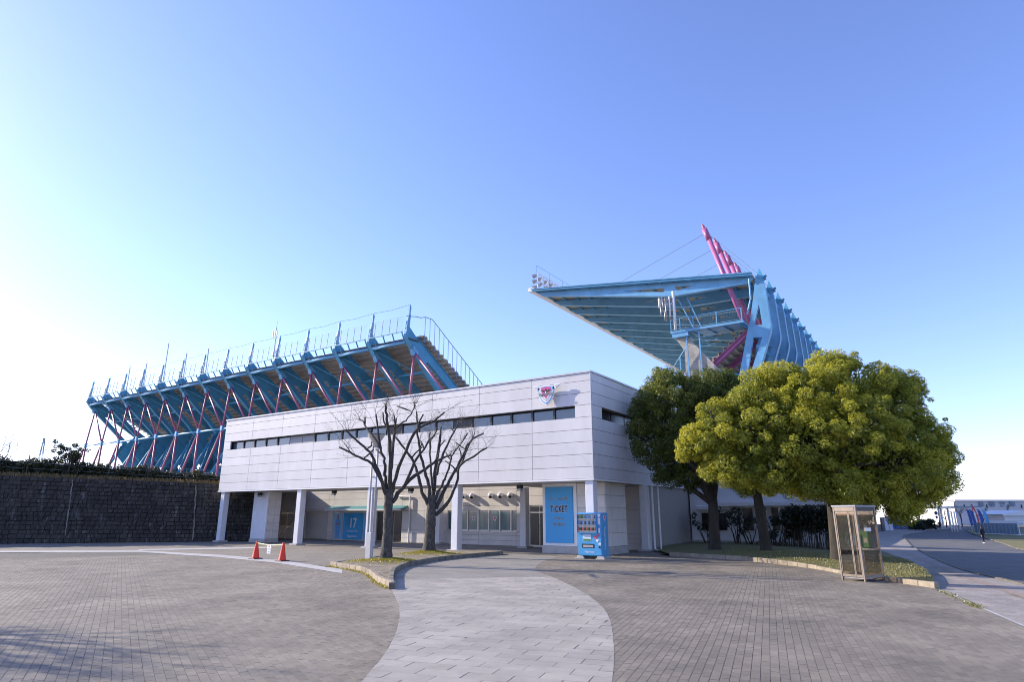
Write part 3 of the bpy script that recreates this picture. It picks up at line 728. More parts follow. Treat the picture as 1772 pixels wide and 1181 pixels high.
# left pier with tile side
pier = bx('pier', 'gasket', (-40.62, 27.93, 0), (-39.05, 28.88, ZB-.03), bld)
MB().box((-40.66, 27.86, .25), (-39.3, 27.94, ZB-.035)).build('pier_face', 'column', pier)
MB().box((-39.28, 27.84, .25), (-39.0, 27.94, ZB-.035)).build('pier_edge', 'column', pier)
for k in range(6):
    z0 = .25 + k*.525
    MB().box((-39.06, 27.96, z0+.006), (-38.98, 28.42, z0+.519)).build('wall_tile', 'tile', pier, bevel=.004); MB().box((-39.06, 28.434, z0+.006), (-38.98, 28.9, z0+.519)).build('wall_tile', 'tile', pier, bevel=.004)
bx('pier_plinth', 'plinth', (-40.7, 27.82, 0), (-38.96, 28.93, .25), pier)
# awning over the shop front and its glazed front
aw = MB().prism([(RY-.75, 2.22), (RY, 2.46), (RY, 2.40), (RY-.75, 2.15)], lambda u, v, t: (t, u, v), -38.9, -31.2).build('awning', 'teal_awn', bld)
MB().box((-38.95, RY-.78, 2.12), (-31.15, RY-.74, 2.24)).build('awning_edge', 'white', aw)
shop = MB().box((-38.8, RY+.05, 0), (-34.2, RY+.1, 2.1)).build('shop_front', 'alu', bld)
for x0, x1, m in ((-38.7, -37.75, 'poster_light'), (-37.65, -35.55, 'poster'), (-35.45, -34.3, 'poster_light')):
    MB().box((x0, RY+.03, .08), (x1, RY+.048, 1.95)).build('printed_pane', m, shop)
MB().box((-37.65, RY+.024, .08), (-35.55, RY+.0285, 1.05)).build('print_band', 'sign_blue', shop)
text('lettering', '17', .95, 'white', shop, (-36.6, RY+.02, 1.22), offset=.015, sx=.85)
text('lettering', 'SAGAN TOSU', .2, 'outline', shop, (-36.6, RY+.02, .66), sx=1.0)
text('lettering', 'Sagantosu', .26, 'white', shop, (-36.6, RY+.02, .32), sx=1.0)
def printed_player(x, shirt, legs):
    f = lambda u, v, t: (x+u, t, v); y0, y1 = RY+.022, RY+.029
    MB().prism([(-.1, 1.62), (-.06, 1.52), (.06, 1.52), (.1, 1.62), (.08, 1.82), (0, 1.87), (-.08, 1.82)], f, y0, y1).build('printed_head', 'skin', shop)
    MB().prism([(-.24, 1.45), (-.08, 1.53), (.08, 1.53), (.24, 1.45), (.28, 1.1), (.2, .82), (-.2, .82), (-.28, 1.1)], f, y0, y1).build('printed_shirt', shirt, shop)
    MB().prism([(-.25, 1.2), (.25, 1.28), (.25, 1.19), (-.25, 1.11)], f, y0-.004, y1-.008).build('printed_arms', 'skin', shop)
    MB().prism([(-.2, .81), (.2, .81), (.2, .15), (.05, .15), (0, .6), (-.05, .15), (-.2, .15)], f, y0, y1).build('printed_legs', legs, shop)
printed_player(-38.22, 'emb_blue', 'emb_blue'); printed_player(-34.9, 'yellow', 'yellow')
d2 = MB().box((-34.2, RY+.08, 0), (-31.7, RY+.11, 2.1)).build('entrance_door', 'bronze', bld)
for x in (-34.1, -33.25, -32.45): MB().box((x, RY+.05, .08), (x+.66, RY+.07, 2.0)).build('pane', 'glass_black', d2)
# rain pipes and rail against the rear wall
pr = MB().tube([(-30.9, RY-.1, .0), (-30.9, RY-.1, 3.1), (-32.2, RY-.1, 3.1)], .055, 8); pr.build('rain_pipe', 'white', bld, smooth=False)
rl = MB().tube([(-30.4, RY-.5, 0), (-30.4, RY-.5, .75), (-27.9, RY-.5, .75), (-27.9, RY-.5, 0)], .025, 6); rl.build('handrail', 'white', bld)
MB().box((-29.4, RY-.02, .35), (-29.05, RY-.005, .72)).build('notice_plate', 'white', bld)
MB().prism([(-.07, -.1), (.08, -.12), (.05, .12), (-.1, .08)], lambda u, v, t: (-29.22+u, t, .53+v), RY-.03, RY-.021).build('notice_mark', 'ink', bld)
# passage to the right of the office: poster board and rain pipe
bx('passage_wall', 'tile', (-20, 36.5, 0), (-13.5, 36.7, 3.4), bld)
pb = bx('poster_board', 'annex', (-16.6, 36.42, 1.3), (-14.2, 36.49, 2.9), bld)
MB().prism([(0, -.55), (.35, -.55), (.55, -.25), (.55, .3), (.3, .55), (0, .5)], lambda u, v, t: (-15.9+u, t, 2.25+v), 36.395, 36.415).build('green_emblem', 'green_board', pb)
MB().box((-14.95, 36.39, 2.2), (-14.7, 36.415, 2.4)).build('blue_label', 'emb_blue', pb)
MB().tube([(-12.95, 32.75, .12), (-12.95, 32.75, 3.4)], .055, 8).tube([(-12.95, 32.75, .12), (-12.7, 32.6, .06)], .055, 8).build('rain_pipe', 'white', bld)
MB().tube([(-12.75, 33.1, 0), (-12.75, 33.1, 8.3)], .045, 8).build('rain_pipe', 'white', bld)
# steel bracket and units in the gap behind the pier
for x in (-44.2, -42.9):
    u_ = tag(bx('outdoor_unit', 'ac', (x, 32.9, 1.0), (x+.95, 33.3, 1.75), None, .02), 'beige boxed outdoor unit on the rack behind the pier, ' + ('nearer the rubble wall' if x < -44 else 'nearer the roller shutter'), 'unit', 'outdoor units on the steel rack')
    MB().lathe([(.27, 0), (.27, .01)], (0, 0, 0), 16)
rk_ = MB(); rx0, rx1, ry = -44.6, -41.8, 32.75
for x in (rx0, -43.2, rx1): rk_.bar((x, ry, 0), (x, ry, 1.95), .06, .06)
rk_.bar((rx0, ry, 1.95), (rx1, ry, 1.95), .08, .1).bar((rx0, ry, .95), (rx1, ry, .95), .06, .06).bar((rx0, ry-.05, 0), (rx1, ry-.05, 1.5), .05, .05).bar((rx0, ry, .5), (-43.2, ry, .5), .05, .05)
tag(rk_.build('steel_rack', 'galv'), 'galvanised steel rack with diagonal braces carrying outdoor units behind the pier', 'rack')

# ---- the lamps under the soffit
for i, px in enumerate((451, 579, 712, 900)):
    p = onp(px, 852 if i < 2 else 842, 1, 27.6)
    lb = ['left-most, over the pier', 'second from the left, before the poster shop front', 'third from the left, between the bare trees', 'right-most, beside the ticket sign'][i]
    t = thing('soffit_floodlight', 'small black floodlight under the soffit, ' + lb, 'floodlight', (p.x, 27.6, ZB-.42), 0, 'floodlights under the soffit')
    MB().box((p.x-.14, 27.45, ZB-.28), (p.x+.14, 27.7, ZB-.1)).build('housing', 'black', t, bevel=.03)
    MB().tube([(p.x, 27.6, ZB-.12), (p.x, 27.6, ZB-.02)], .03, 6).build('bracket', 'galv', t)
    MB().box((p.x-.12, 27.43, ZB-.40), (p.x+.12, 27.66, ZB-.285)).build('lens', 'lamp_glass', t, bevel=.02)

# ---- ticket sign
ts = thing('ticket_sign', 'tall blue TICKET sign panel on the office wall beside the vending machine', 'sign', (-16.18, 28.45, .5))
MB().box((-16.97, 28.38, .505), (-15.39, 28.415, 3.215)).build('panel', 'sign_blue', ts)
for body, z, size, m, sx in (('チケット売場', 2.62, .17, 'grey_ink', 1.0), ('TICKET', 2.12, .43, 'ink', .58), ('매 표 소', 1.66, .19, 'grey_ink', 1.0), ('售 票 处', 1.38, .19, 'grey_ink', 1.0)):
    text('lettering_outline', body, size, 'outline', ts, (-16.18, 28.374, z), thick=.001, offset=.034 if body == 'TICKET' else .008, sx=sx, space=1.22 if body == 'TICKET' else 1.0)
    text('lettering', body, size, m, ts, (-16.18, 28.369, z), thick=.001, offset=.017 if body == 'TICKET' else .003, sx=sx, space=1.22 if body == 'TICKET' else 1.0)

# ---- winged shield emblem on the facade
em = thing('club_emblem', 'winged shield emblem in pink, blue and white mounted on the white facade', 'emblem', (-15.63, 26.35, 7.05))
def mirror(p): return p + [(-x, z) for x, z in reversed(p) if abs(x) > 1e-6]
def emb(poly, y0, y1, m, name, s=1.0, oz=0.0):
    MB().prism([(x*s, z*s+oz) for x, z in poly], lambda u, v, t: (-15.63+u, t, 7.60+v), y0, y1).build(name, m, em)
shield = mirror([(0, -.56), (.22, -.40), (.40, -.16), (.47, .06), (.50, .24), (.42, .40), (.20, .45), (0, .46)])
def wing(s):
    return [(s*x, z) for x, z in [(.36, .30), (.44, .44), (.58, .50), (.80, .47), (.72, .36), (.58, .28), (.50, .20)]]
emb(shield, 26.36, 26.42, 'white', 'shield'); emb(wing(1), 26.36, 26.42, 'white', 'wing'); emb(wing(-1), 26.36, 26.42, 'white', 'wing')
emb([(x*.78, z*.72+.03) for x, z in wing(1)][0:0] or [(.46, .36), (.58, .44), (.74, .43), (.66, .35), (.55, .30)], 26.352, 26.359, 'emb_grey', 'wing_inlay'); emb([(-.46, .36), (-.58, .44), (-.74, .43), (-.66, .35), (-.55, .30)], 26.352, 26.359, 'emb_grey', 'wing_inlay')
emb(shield, 26.350, 26.358, 'emb_blue', 'blue_band', .88); emb(shield, 26.344, 26.349, 'white', 'white_field', .78, .005); emb(shield, 26.338, 26.343, 'emb_grey', 'silver_chevron', .66, .02); emb(shield, 26.332, 26.337, 'white', 'inner_field', .56, .05)
emb(mirror([(0, -.22), (.13, -.05), (.24, .10), (.30, .26), (.22, .35), (0, .37)]), 26.326, 26.331, 'emb_pink', 'pink_heart')
for s in (1, -1): emb([(s*.06, .12), (s*.13, .10), (s*.27, .22), (s*.20, .25), (s*.10, .20)], 26.32, 26.325, 'ink', 'bird_wing')
emb([(-.06, .05), (.06, .05), (.06, .2), (.03, .27), (-.03, .27), (-.06, .2)], 26.318, 26.323, 'ink', 'bird_body'); emb([(-.03, .06), (.03, .06), (.035, .15), (-.035, .15)], 26.314, 26.317, 'white', 'bird_breast')
text('lettering_outline', 'Sagantosu', .21, 'white', em, (-15.63, 26.316, 7.62), thick=.001, offset=.012); text('lettering', 'Sagantosu', .21, 'ink', em, (-15.63, 26.313, 7.62), thick=.001, offset=.003)
for x in (-.25, .25): MB().bar((-15.63+x, 26.42, 7.62), (-15.63+x, 26.6, 7.62), .05, .05).build('bracket', 'galv', em)

# small shields stuck on the ticket windows
for i, x in enumerate((-25.45, -23.76)):
    t = thing('window_sticker', 'small shield sticker on the teal ticket window, ' + ('the one on the left' if i == 0 else 'the one on the right'), 'sticker', (x, RY, 1.45), 0, 'shield stickers on the ticket windows')
    MB().prism(mirror([(0, -.17), (.1, -.05), (.13, .06), (.16, .12), (.08, .12), (0, .13)]), lambda u, v, tt: (x+u, tt, 1.6+v), RY+.026, RY+.032).build('shield', 'white', t)
    MB().prism(mirror([(0, -.08), (.06, 0), (.08, .08), (0, .1)]), lambda u, v, tt: (x+u, tt, 1.6+v), RY+.02, RY+.0255).build('heart', 'emb_pink', t)

# ================================================================== STADIUM
PL = 3.85     # terrace level behind the retaining wall
struct(sheet('terrace', [(-78, -11.5), (-53.6, 17.4), (-42.1, 30.6), (-42.2, 33.6), (-47, 33.6), (-47, 46), (-16, 46), (-16, 230), (-260, 230), (-260, -11.5)], 'terrace', PL))
SAX = [-52.43 - 6.48*k for k in range(14)]
sa = thing('open_stand', 'open stadium stand of blue plate frames with pink struts behind the white building', 'stadium stand', (-94, 62, PL))
yz = lambda x: (lambda u, v, t: (x+t, u, v))
plate = [(54.45, 23.2), (54.7, 24.4), (55.1, 24.4), (56.4, 23.35), (68.5, 16.0), (70.0, 14.0), (67.5, 11.3), (66.3, 11.6), (60.9, 17.2), (57.3, 20.35), (56.32, 21.2), (55.5, 21.9)]
slot = [(58.3, 20.35), (58.7, 20.55), (59.2, 20.3), (66.6, 15.7), (67.0, 14.7), (66.6, 13.3), (66.1, 13.25), (62.0, 16.95)]
fr0 = MB().prism(plate, yz(SAX[0]), -.17, .17, [slot]).build('raker_frame', 'steel_blue', sa)
X0 = SAX[0]
fl = MB()
for a, b_ in (((54.45, 23.2), (55.5, 21.9)), ((55.5, 21.9), (57.3, 20.3)), ((57.3, 20.3), (60.9, 17.15)), ((60.9, 17.15), (66.3, 11.55)), ((56.4, 23.4), (68.5, 16.05))):
    fl.bar((X0, a[0], a[1]), (X0, b_[0], b_[1]), .62, .07, (0, .6, 1))
fl.build('flange', 'steel_blue', fr0)
MB().prism([(54.62, 24.2), (55.12, 24.2), (55.28, 25.95), (55.2, 26.1), (55.32, 27.0), (55.2, 27.15), (55.2, 27.35), (55.12, 27.35), (55.0, 27.1), (54.98, 26.1), (54.9, 25.95)], yz(X0), -.13, .13).build('spike', 'steel_light', fr0)
MB().prism([(55.8, 22.2), (56.8, 21.4), (56.55, 20.95), (56.05, 20.95), (55.75, 21.6)], yz(X0), -.3, .3).build('strut_shoe', 'steel_light', fr0)
MB().tube([(X0, 56.3, 21.2), (X0, 55.75, 15.0)], .145, 8).build('strut', 'pink', fr0, smooth=True)
MB().tube([(X0+.2, 56.3, 21.2), (X0+6.2, 55.75, 15.0)], .145, 8).build('strut', 'pink', fr0, smooth=True)
MB().box((X0-.28, 55.5, 14.25), (X0+.28, 56.0, 15.05)).build('node', 'steel_light', fr0, bevel=.06)
MB().tube([(X0, 55.75, 14.3), (X0, 55.75, PL)], .18, 8).build('leg', 'pink', fr0, smooth=True)
MB().tube([(X0-.15, 55.75, 14.3), (X0-6.0, 55.75, PL)], .17, 8).build('leg', 'pink', fr0, smooth=True)
MB().tube([(X0, 56.6, PL), (X0, 62.6, 15.4)], .30, 10).build('inner_strut', 'steel_blue', fr0, smooth=True)
MB().prism([(61.9, 14.2), (64.6, 17.4), (65.6, 17.2), (65.4, 15.6), (62.9, 13.8)], yz(X0), -.15, .15).build('gusset', 'steel_blue', fr0)
MB().tube([(X0, 66.9, 11.5), (X0, 66.9, PL)], .32, 10).build('inner_column', 'steel_blue', fr0, smooth=True)
MB().tube([(X0, 66.9, 8.2), (X0, 57.6, 8.2)], .16, 8).build('tie', 'steel_blue', fr0, smooth=True)
MB().prism([(66.2, 12.2), (67.6, 11.4), (61.0, PL), (59.4, PL)], yz(X0), -.14, .14).build('lower_plate', 'steel_blue', fr0)
MB().prism([(61.6, 13.2), (63.4, 15.4), (70.6, 6.2), (69.0, 5.2)], yz(X0), -.14, .14).build('lower_plate', 'steel_blue', fr0)
for k in range(1, 14):
    c = fr0.copy(); link(c); c.location = fr0.location + Vector((SAX[k]-X0, 0, 0))
    for chd in [q for q in fr0.children]:
        d = chd.copy(); link(d); d.parent = c
def xrun(name, y, z, r, m, x0=SAX[0], x1=SAX[13], n=8): return MB().tube([(x0, y, z), (x1, y, z)], r, n).build(name, m, sa, smooth=True)
for k in range(13):
    MB().tube([(SAX[k]-.35, 55.15, 22.55), (SAX[k+1]+.35, 55.15, 22.55)], .24, 10).build('edge_pipe', 'steel_light', sa, smooth=True)
    MB().tube([(SAX[k]-.2, 55.75, 14.6), (SAX[k+1]+.2, 55.75, 14.6)], .13, 8).build('node_pipe', 'steel_light', sa, smooth=True)
    MB().tube([(SAX[k], 59.6, 19.6), (SAX[k+1], 59.6, 19.6)], .17, 8).build('cross_pipe', 'steel_blue', sa, smooth=True)
    MB().tube([(SAX[k], 66.3, 14.6), (SAX[k+1], 66.3, 14.6)], .17, 8).build('cross_pipe', 'steel_blue', sa, smooth=True)
    MB().tube([(SAX[k+1]+.2, 56.0, 22.3), (SAX[k]-.2, 61.5, 18.2)], .08, 6).build('brace', 'steel_blue', sa)
    MB().tube([(SAX[k]-.2, 56.8, 8), (SAX[k+1]+.2, 62.0, 15)], .10, 6).build('brace', 'steel_blue', sa)
bx('concourse_wall', 'conc', (SAX[11], 71.5, PL), (SAX[0]+2, 71.9, 11.0), sa)
bx('concourse_floor', 'conc', (SAX[11], 66.8, 8.6), (SAX[0]+1, 71.5, 8.9), sa)
# concrete steps
NR = 26
for i in range(NR):
    y = 56.7 + .8*i; z = 23.55 - .425*i
    MB().box((SAX[13]-.7, y, z-.16), (SAX[0]+.95, y+.86, z)).box((SAX[13]-.7, y, z), (SAX[0]+.95, y+.16, z+(.265 if i else .02))).build('seat_step', 'conc', sa)
# walkway behind the spikes
bx('walkway', 'grate', (SAX[13]-.5, 54.85, 22.78), (SAX[0]+.4, 56.7, 22.9), sa)
for k in range(13):
    r_ = MB()
    for q in range(1, 5):
        x = SAX[k] - 6.48*q/5
        r_.bar((x, 54.30, 23.55), (x, 54.45, 25.7), .07, .07)
    for q in range(9): r_.bar((SAX[k]-.2, 54.31+.017*q, 23.75+.24*q), (SAX[k+1]+.2, 54.31+.017*q, 23.75+.24*q), .022, .022)
    r_.build('railing', 'rail_grey', sa)
    r_ = MB(); r_.bar((SAX[k]-.2, 54.28, 23.65), (SAX[k+1]+.2, 54.28, 23.65), .12, .1)
    for q in range(0, 4):
        x = SAX[k] - .35 - 6.48*q/4
        r_.bar((x, 54.28, 23.6), (x-.2, 54.95, 22.75), .1, .14)
    r_.build('railing_bracket', 'steel_blue', sa)
# end railing going down the side
xe = SAX[0] + 1.1; hr = [(55.3, 25.6), (56.0, 25.65), (56.9, 25.97), (58.24, 26.0), (69.4, 19.2), (72, 17.6)]
MB().tube([(SAX[0]+.1, 54.5, 25.65)] + [(xe, y, z) for y, z in hr], .05, 6).build('end_handrail', 'rail_grey', sa)
for i in range(16):
    y = 56.9 + i*.93
    zt = 26.0 if y <= 58.24 else 26.0 - (y-58.24)*(26.0-19.2)/(69.4-58.24)
    MB().bar((xe, y, zt), (xe, y, 23.9-.53*(y-56.7)-1.2), .06, .06).build('end_post', 'rail_grey', sa)
# cable along the spike tips
for k in range(13): MB().tube([(SAX[k], 55.16, 27.36), ((SAX[k]+SAX[k+1])/2, 55.16, 27.2), (SAX[k+1], 55.16, 27.36)], .025, 4).build('tip_cable', 'cable', sa)
# lightning rods and antenna mast standing on the stand
for i, (px, py) in enumerate([(227, 626), (256, 618), (294, 583), (325, 600), (363, 591)]):
    top = onp(px, py, 1, 56.0)
    lb = ['first from the far end', 'second from the far end', 'tallest one', 'fourth from the far end', 'nearest to the antenna mast'][i]
    t = thing('lightning_rod', 'slim grey lightning rod on the open stand, ' + lb, 'lightning rod', (top.x, 56.0, 23.07), 0, 'lightning rods on the open stand')
    MB().tube([(top.x, 56, 23.07), (top.x, 56, top.z-1.2)], .09, 6).build('pole', 'galv', t); MB().tube([(top.x, 56, top.z-1.2), (top.x, 56, top.z)], [.05, .01], 5).build('tip', 'galv', t)
ta = onp(480, 556, 1, 55.6)
t = thing('antenna_mast', 'white antenna mast with panel aerials on the open stand', 'antenna', (ta.x, 55.6, 24.3))
MB().tube([(ta.x, 55.6, 24.2), (ta.x, 55.6, ta.z-1)], .08, 8).tube([(ta.x, 55.6, ta.z-1), (ta.x, 55.6, ta.z)], .025, 6).build('pole', 'galv', t)
for dx, dz in ((-.45, 0), (.4, -.3), (0.05, .2)): MB().box((ta.x+dx-.11, 55.35, ta.z-2.6+dz), (ta.x+dx+.11, 55.5, ta.z-1.3+dz)).build('panel_aerial', 'white', t, bevel=.04)
MB().bar((ta.x-.5, 55.5, ta.z-2.1), (ta.x+.5, 55.5, ta.z-2.1), .05, .05).box((ta.x-.2, 55.3, 24.6), (ta.x+.2, 55.55, 25.2)).build('bracket', 'galv', t)

# ---------------- roofed stand
SB = [90 + 6.15*j for j in range(18)]
sb = thing('roofed_stand', 'roofed stadium stand with a blue cantilever roof and pink masts above the round trees', 'stadium stand', (-30, 140, PL))
xz = lambda y: (lambda u, v, t: (u, y+t, v))
Y0 = SB[0]
gird = [(-55.6, 40.3), (-18.7, 35.2), (-18.2, 34.7), (-18.9, 34.15), (-29.7, 34.35), (-30.3, 34.35), (-53.7, 39.0)]
h1 = [(-38.4, 36.80), (-31.7, 35.98), (-31.6, 35.34), (-31.9, 35.34)]; h2 = [(-29.9, 35.86), (-26.7, 35.42), (-29.6, 35.18)]
g0 = MB().prism(gird, xz(Y0), -.15, .15, [h1, h2]).build('roof_girder', 'steel_light', sb)
fl = MB().bar((-53.7, Y0, 39.0), (-30.2, Y0, 34.32), .75, .09).bar((-30.2, Y0, 34.32), (-18.9, Y0, 34.12), .75, .09)
fl.build('flange', 'steel_light', g0)
MB().bar((-31.2, Y0, 36.6), (-30.2, Y0, 34.4), .5, .18, (0, 1, 0)).build('stiffener', 'steel_light', g0)
col = [(-17.95, 34.6), (-17.0, 34.5), (-16.79, 32.76), (-16.6, 27.25), (-16.8, 26.2), (-18.35, 22.1), (-23.0, 10), (-24.6, PL), (-26.4, PL), (-25.0, 9), (-21.25, 21.8), (-19.95, 26.5), (-19.25, 28.7)]
c0 = MB().prism(col, xz(Y0), -.28, .28, [[(-17.89, 30.7), (-18.86, 27.74), (-17.73, 27.55)], [(-19.15, 25.96), (-17.91, 25.8), (-19.55, 21.9), (-23.6, 10.6), (-20.15, 21.9)]]).build('back_column', 'steel_light', sb)
MB().add([(-17.75, Y0-.3, 34.9), (-17.0, Y0-.3, 34.9), (-17.0, Y0+.3, 34.9), (-17.75, Y0+.3, 34.9), (-17.38, Y0, 36.25)], [(0, 1, 4), (1, 2, 4), (2, 3, 4), (3, 0, 4), (3, 2, 1, 0)]).build('spike', 'steel_blue', c0)
sp = MB().box((-17.95, Y0-.36, 34.5), (-16.9, Y0+.36, 34.9)).bar((-18.2, Y0, 34.0), (-16.5, Y0, 34.85), .7, .12, (0, 0, 1)).bar((-18.0, Y0, 33.7), (-16.6, Y0, 34.45), .7, .08, (0, 0, 1)); sp.build('splice_plate', 'steel_blue', c0)
MB().bar((-16.79, Y0, 32.76), (-16.6, Y0, 27.25), .9, .07, (1, 0, 0)).bar((-16.6, Y0, 27.25), (-16.8, Y0, 26.2), .9, .07, (1, 0, 0)).bar((-16.8, Y0, 26.2), (-18.35, Y0, 22.1), .9, .07, (1, 0, 0)).build('flange', 'steel_light', c0)
m0 = MB().tube([(-20.3, Y0+.75, 28.2), (-24.3, Y0+.75, 42.8)], .36, 12).build('mast', 'magenta', sb, smooth=True)
MB().tube([(-24.25, Y0+.75, 42.6), (-24.85, Y0+.75, 44.5)], .43, 12).build('mast_head', 'magenta', m0, smooth=True)
MB().tube([(-24.85, Y0+.75, 44.5), (-24.9, Y0+.75, 44.8), (-25.0, Y0+.75, 45.0), (-25.15, Y0+.75, 45.6)], [.14, .26, .24, .03], 8).build('finial', 'pink', m0)
MB().tube([(-24.6, Y0+.75, 43.9), (-39.0, Y0+.75, 38.9), (-40.0, Y0+.75, 38.5)], .04, 5).build('stay', 'cable', m0); MB().tube([(-24.6, Y0+.75, 43.9), (-17.6, Y0+.75, 35.4)], .04, 5).build('stay', 'cable', m0)
b0 = MB().bar((-20.0, Y0+.75, 27.35), (-40.5, Y0+.75, 11.4), .7, .12).bar((-20.2, Y0+.75, 26.5), (-40.7, Y0+.75, 10.5), .7, .12).bar((-20.1, Y0+.75, 26.9), (-40.6, Y0+.75, 10.95), .16, .8).build('raker_beam', 'magenta', sb)
MB().tube([(-25.5, Y0+.75, 22.4), (-20.9, Y0+.75, 20.6)], .28, 8).build('strut', 'steel_blue', b0, smooth=True)
for o in (g0, c0, m0, b0):
    for j in range(1, 18):
        c = o.copy(); link(c); c.location = o.location + Vector((0, SB[j]-Y0, 0))
        for chd in list(o.children):
            if chd.parent == o: d = chd.copy(); link(d); d.parent = c
ye = SB[-1] + 1
MB().prism([(-55.9, 40.55), (-18.45, 35.45), (-18.45, 35.28), (-55.9, 40.38)], xz(0), 89.2, ye).build('roof_deck', 'deck', sb)
MB().prism([(-55.5, 40.28), (-18.3, 35.22), (-18.3, 34.85), (-55.3, 39.9)], xz(0), 88.95, 89.2).build('roof_fascia', 'steel_light', sb)
MB().prism([(-55.55, 40.42), (-18.25, 35.36), (-18.25, 35.23), (-55.5, 40.29)], xz(0), 88.75, 89.4).build('roof_trim', 'steel_light', sb)
MB().prism([(-55.4, 40.1), (-18.3, 35.05), (-18.3, 34.95), (-55.4, 40.0)], xz(0), 88.86, 88.95).build('roof_trim', 'steel_blue', sb)
MB().prism([(-56.2, 40.7), (-55.0, 40.55), (-55.0, 40.1), (-55.3, 39.95), (-56.2, 40.1)], xz(0), 89.0, ye).build('eaves', 'white', sb)
for i in range(15):
    x = -54.6 + 2.5*i; z = 40.37 - (x+55.9)*.1362
    MB().box((x-.09, 89, z-.32), (x+.09, ye, z)).build('purlin', 'steel_blue', sb)
MB().tube([(-17.9, 90, 33.6), (-17.9, ye, 33.6)], .5, 12).build('rear_pipe', 'steel_light', sb, smooth=True)
MB().tube([(-18.6, 90, 24.6), (-18.6, ye, 24.6)], .36, 10).build('rear_pipe', 'steel_blue', sb, smooth=True)
# rear cladding high under the roof and the seating tier
MB().prism([(-19.9, 28.2), (-19.6, 28.2), (-19.6, 27.2), (-19.9, 27.2)], xz(0), 93, ye).build('rear_beam', 'steel_blue', sb)
for i in range(30):
    x = -20.4 - .82*i; z = 27.5 - .64*i
    MB().box((x-.86, 91.2, z-.16), (x, ye-1, z)).box((x-.16, 91.2, z), (x, ye-1, z+.5)).build('seat_step', 'conc', sb)
# end gallery with railing
MB().box((-30.4, 87.9, 27.85), (-19.8, 92, 28.15)).build('gallery_floor', 'steel_light', sb)
MB().box((-30.2, 88.0, 27.2), (-27.8, 91.5, 27.85)).build('gallery_box', 'steel_light', sb)
gr = MB().tube([(-30.3, 91.5, 30.0), (-30.3, 88, 30.0), (-19.9, 88, 30.0)], .06, 6)
for x in (-30.3, -28.9, -26.9, -23.5, -20.0): gr.bar((x, 88, 28.1), (x, 88, 30.0), .12, .12)
gr.bar((-30.3, 88, 28.35), (-19.9, 88, 28.35), .06, .06); gr.build('gallery_railing', 'steel_light', sb)
gr = MB()
for i in range(46): x = -30.1 + i*.222; gr.bar((x, 88.02, 28.35), (x, 88.02, 29.95), .022, .022)
gr.build('railing_infill', 'rail_grey', sb)
for i in range(5): MB().bar((-29.6+i*2.3, 88.1, 27.82), (-29.0+i*2.3, 91.5, 27.7), .12, .25).build('gallery_joist', 'steel_blue', sb)
MB().prism([(-30.0, 27.2), (-28.3, 27.4), (-23.9, 21.6), (-24.4, 18.5), (-28.9, 18.5), (-28.8, 25.2)], xz(0), 88.9, 89.5).build('stair_wall', 'conc_pale', sb)
stx = MB().tube([(-28.2, 88.4, 25.8), (-31.5, 88.4, 21.5)], .06, 6)
for x in (-28.2, -29.4, -30.6): stx.bar((x, 88.4, 25.8-(-28.2-x)*1.3), (x, 88.4, 18.8), .16, .16)
stx.bar((-26.3, 88.4, 28.3), (-26.3, 88.4, 18), .18, .18).bar((-28.2, 88.4, 27.8), (-28.2, 88.4, 18), .2, .2); stx.build('stair_rail', 'steel_light', sb)
stx = MB()
for k in range(4): stx.bar((-26.2, 88.5, 27.4-.7*k), (-22.6-.5*k, 88.5, 27.6-.7*k), .06, .06)
stx.build('stair_rail', 'steel_light', sb)
MB().tube([(-18.55, 88.3, 34.2), (-18.6, 88.3, 31.2), (-19.3, 88.3, 29.0)], .13, 8).build('drain_pipe', 'steel_light', sb)
MB().bar((-30.0, 91.2, 34.3), (-27.5, 91.2, 28.2), .15, .15).bar((-28.6, 91.2, 34.3), (-26.4, 91.2, 28.2), .15, .15).build('gallery_hanger', 'steel_light', sb)
# aerials on the gallery
t = thing('aerial_cluster', 'cluster of white and grey phone aerials on a thick pole at the gallery corner', 'antenna', (-29.9, 87.4, 28.15))
MB().tube([(-29.4, 87.4, 28.15), (-29.4, 87.4, 34.2)], .2, 10).build('pole', 'white', t, smooth=True)
for i, (x, z0, z1, r) in enumerate([(-31.5, 31.9, 33.4, .19), (-31.0, 31.2, 33.5, .08), (-30.5, 29.5, 33.2, .10), (-29.95, 30.2, 33.4, .12), (-31.3, 30.6, 32.2, .13), (-30.7, 29.8, 31.2, .12), (-30.0, 29.6, 31.6, .11), (-30.3, 31.5, 33.0, .12)]):
    MB().tube([(x, 87.1-.1*(i % 3), z0), (x, 87.1-.1*(i % 3), z1)], r, 8).build('panel_aerial', 'white' if i in (0, 3) else 'galv', t, smooth=True)
MB().bar((-31.8, 87.3, 33.2), (-29.6, 87.3, 33.2), .08, .08).bar((-31.4, 87.3, 31.4), (-29.6, 87.3, 31.4), .08, .08).bar((-31.0, 87.3, 32.3), (-29.6, 87.3, 32.3), .3, .3).build('bracket', 'galv', t)
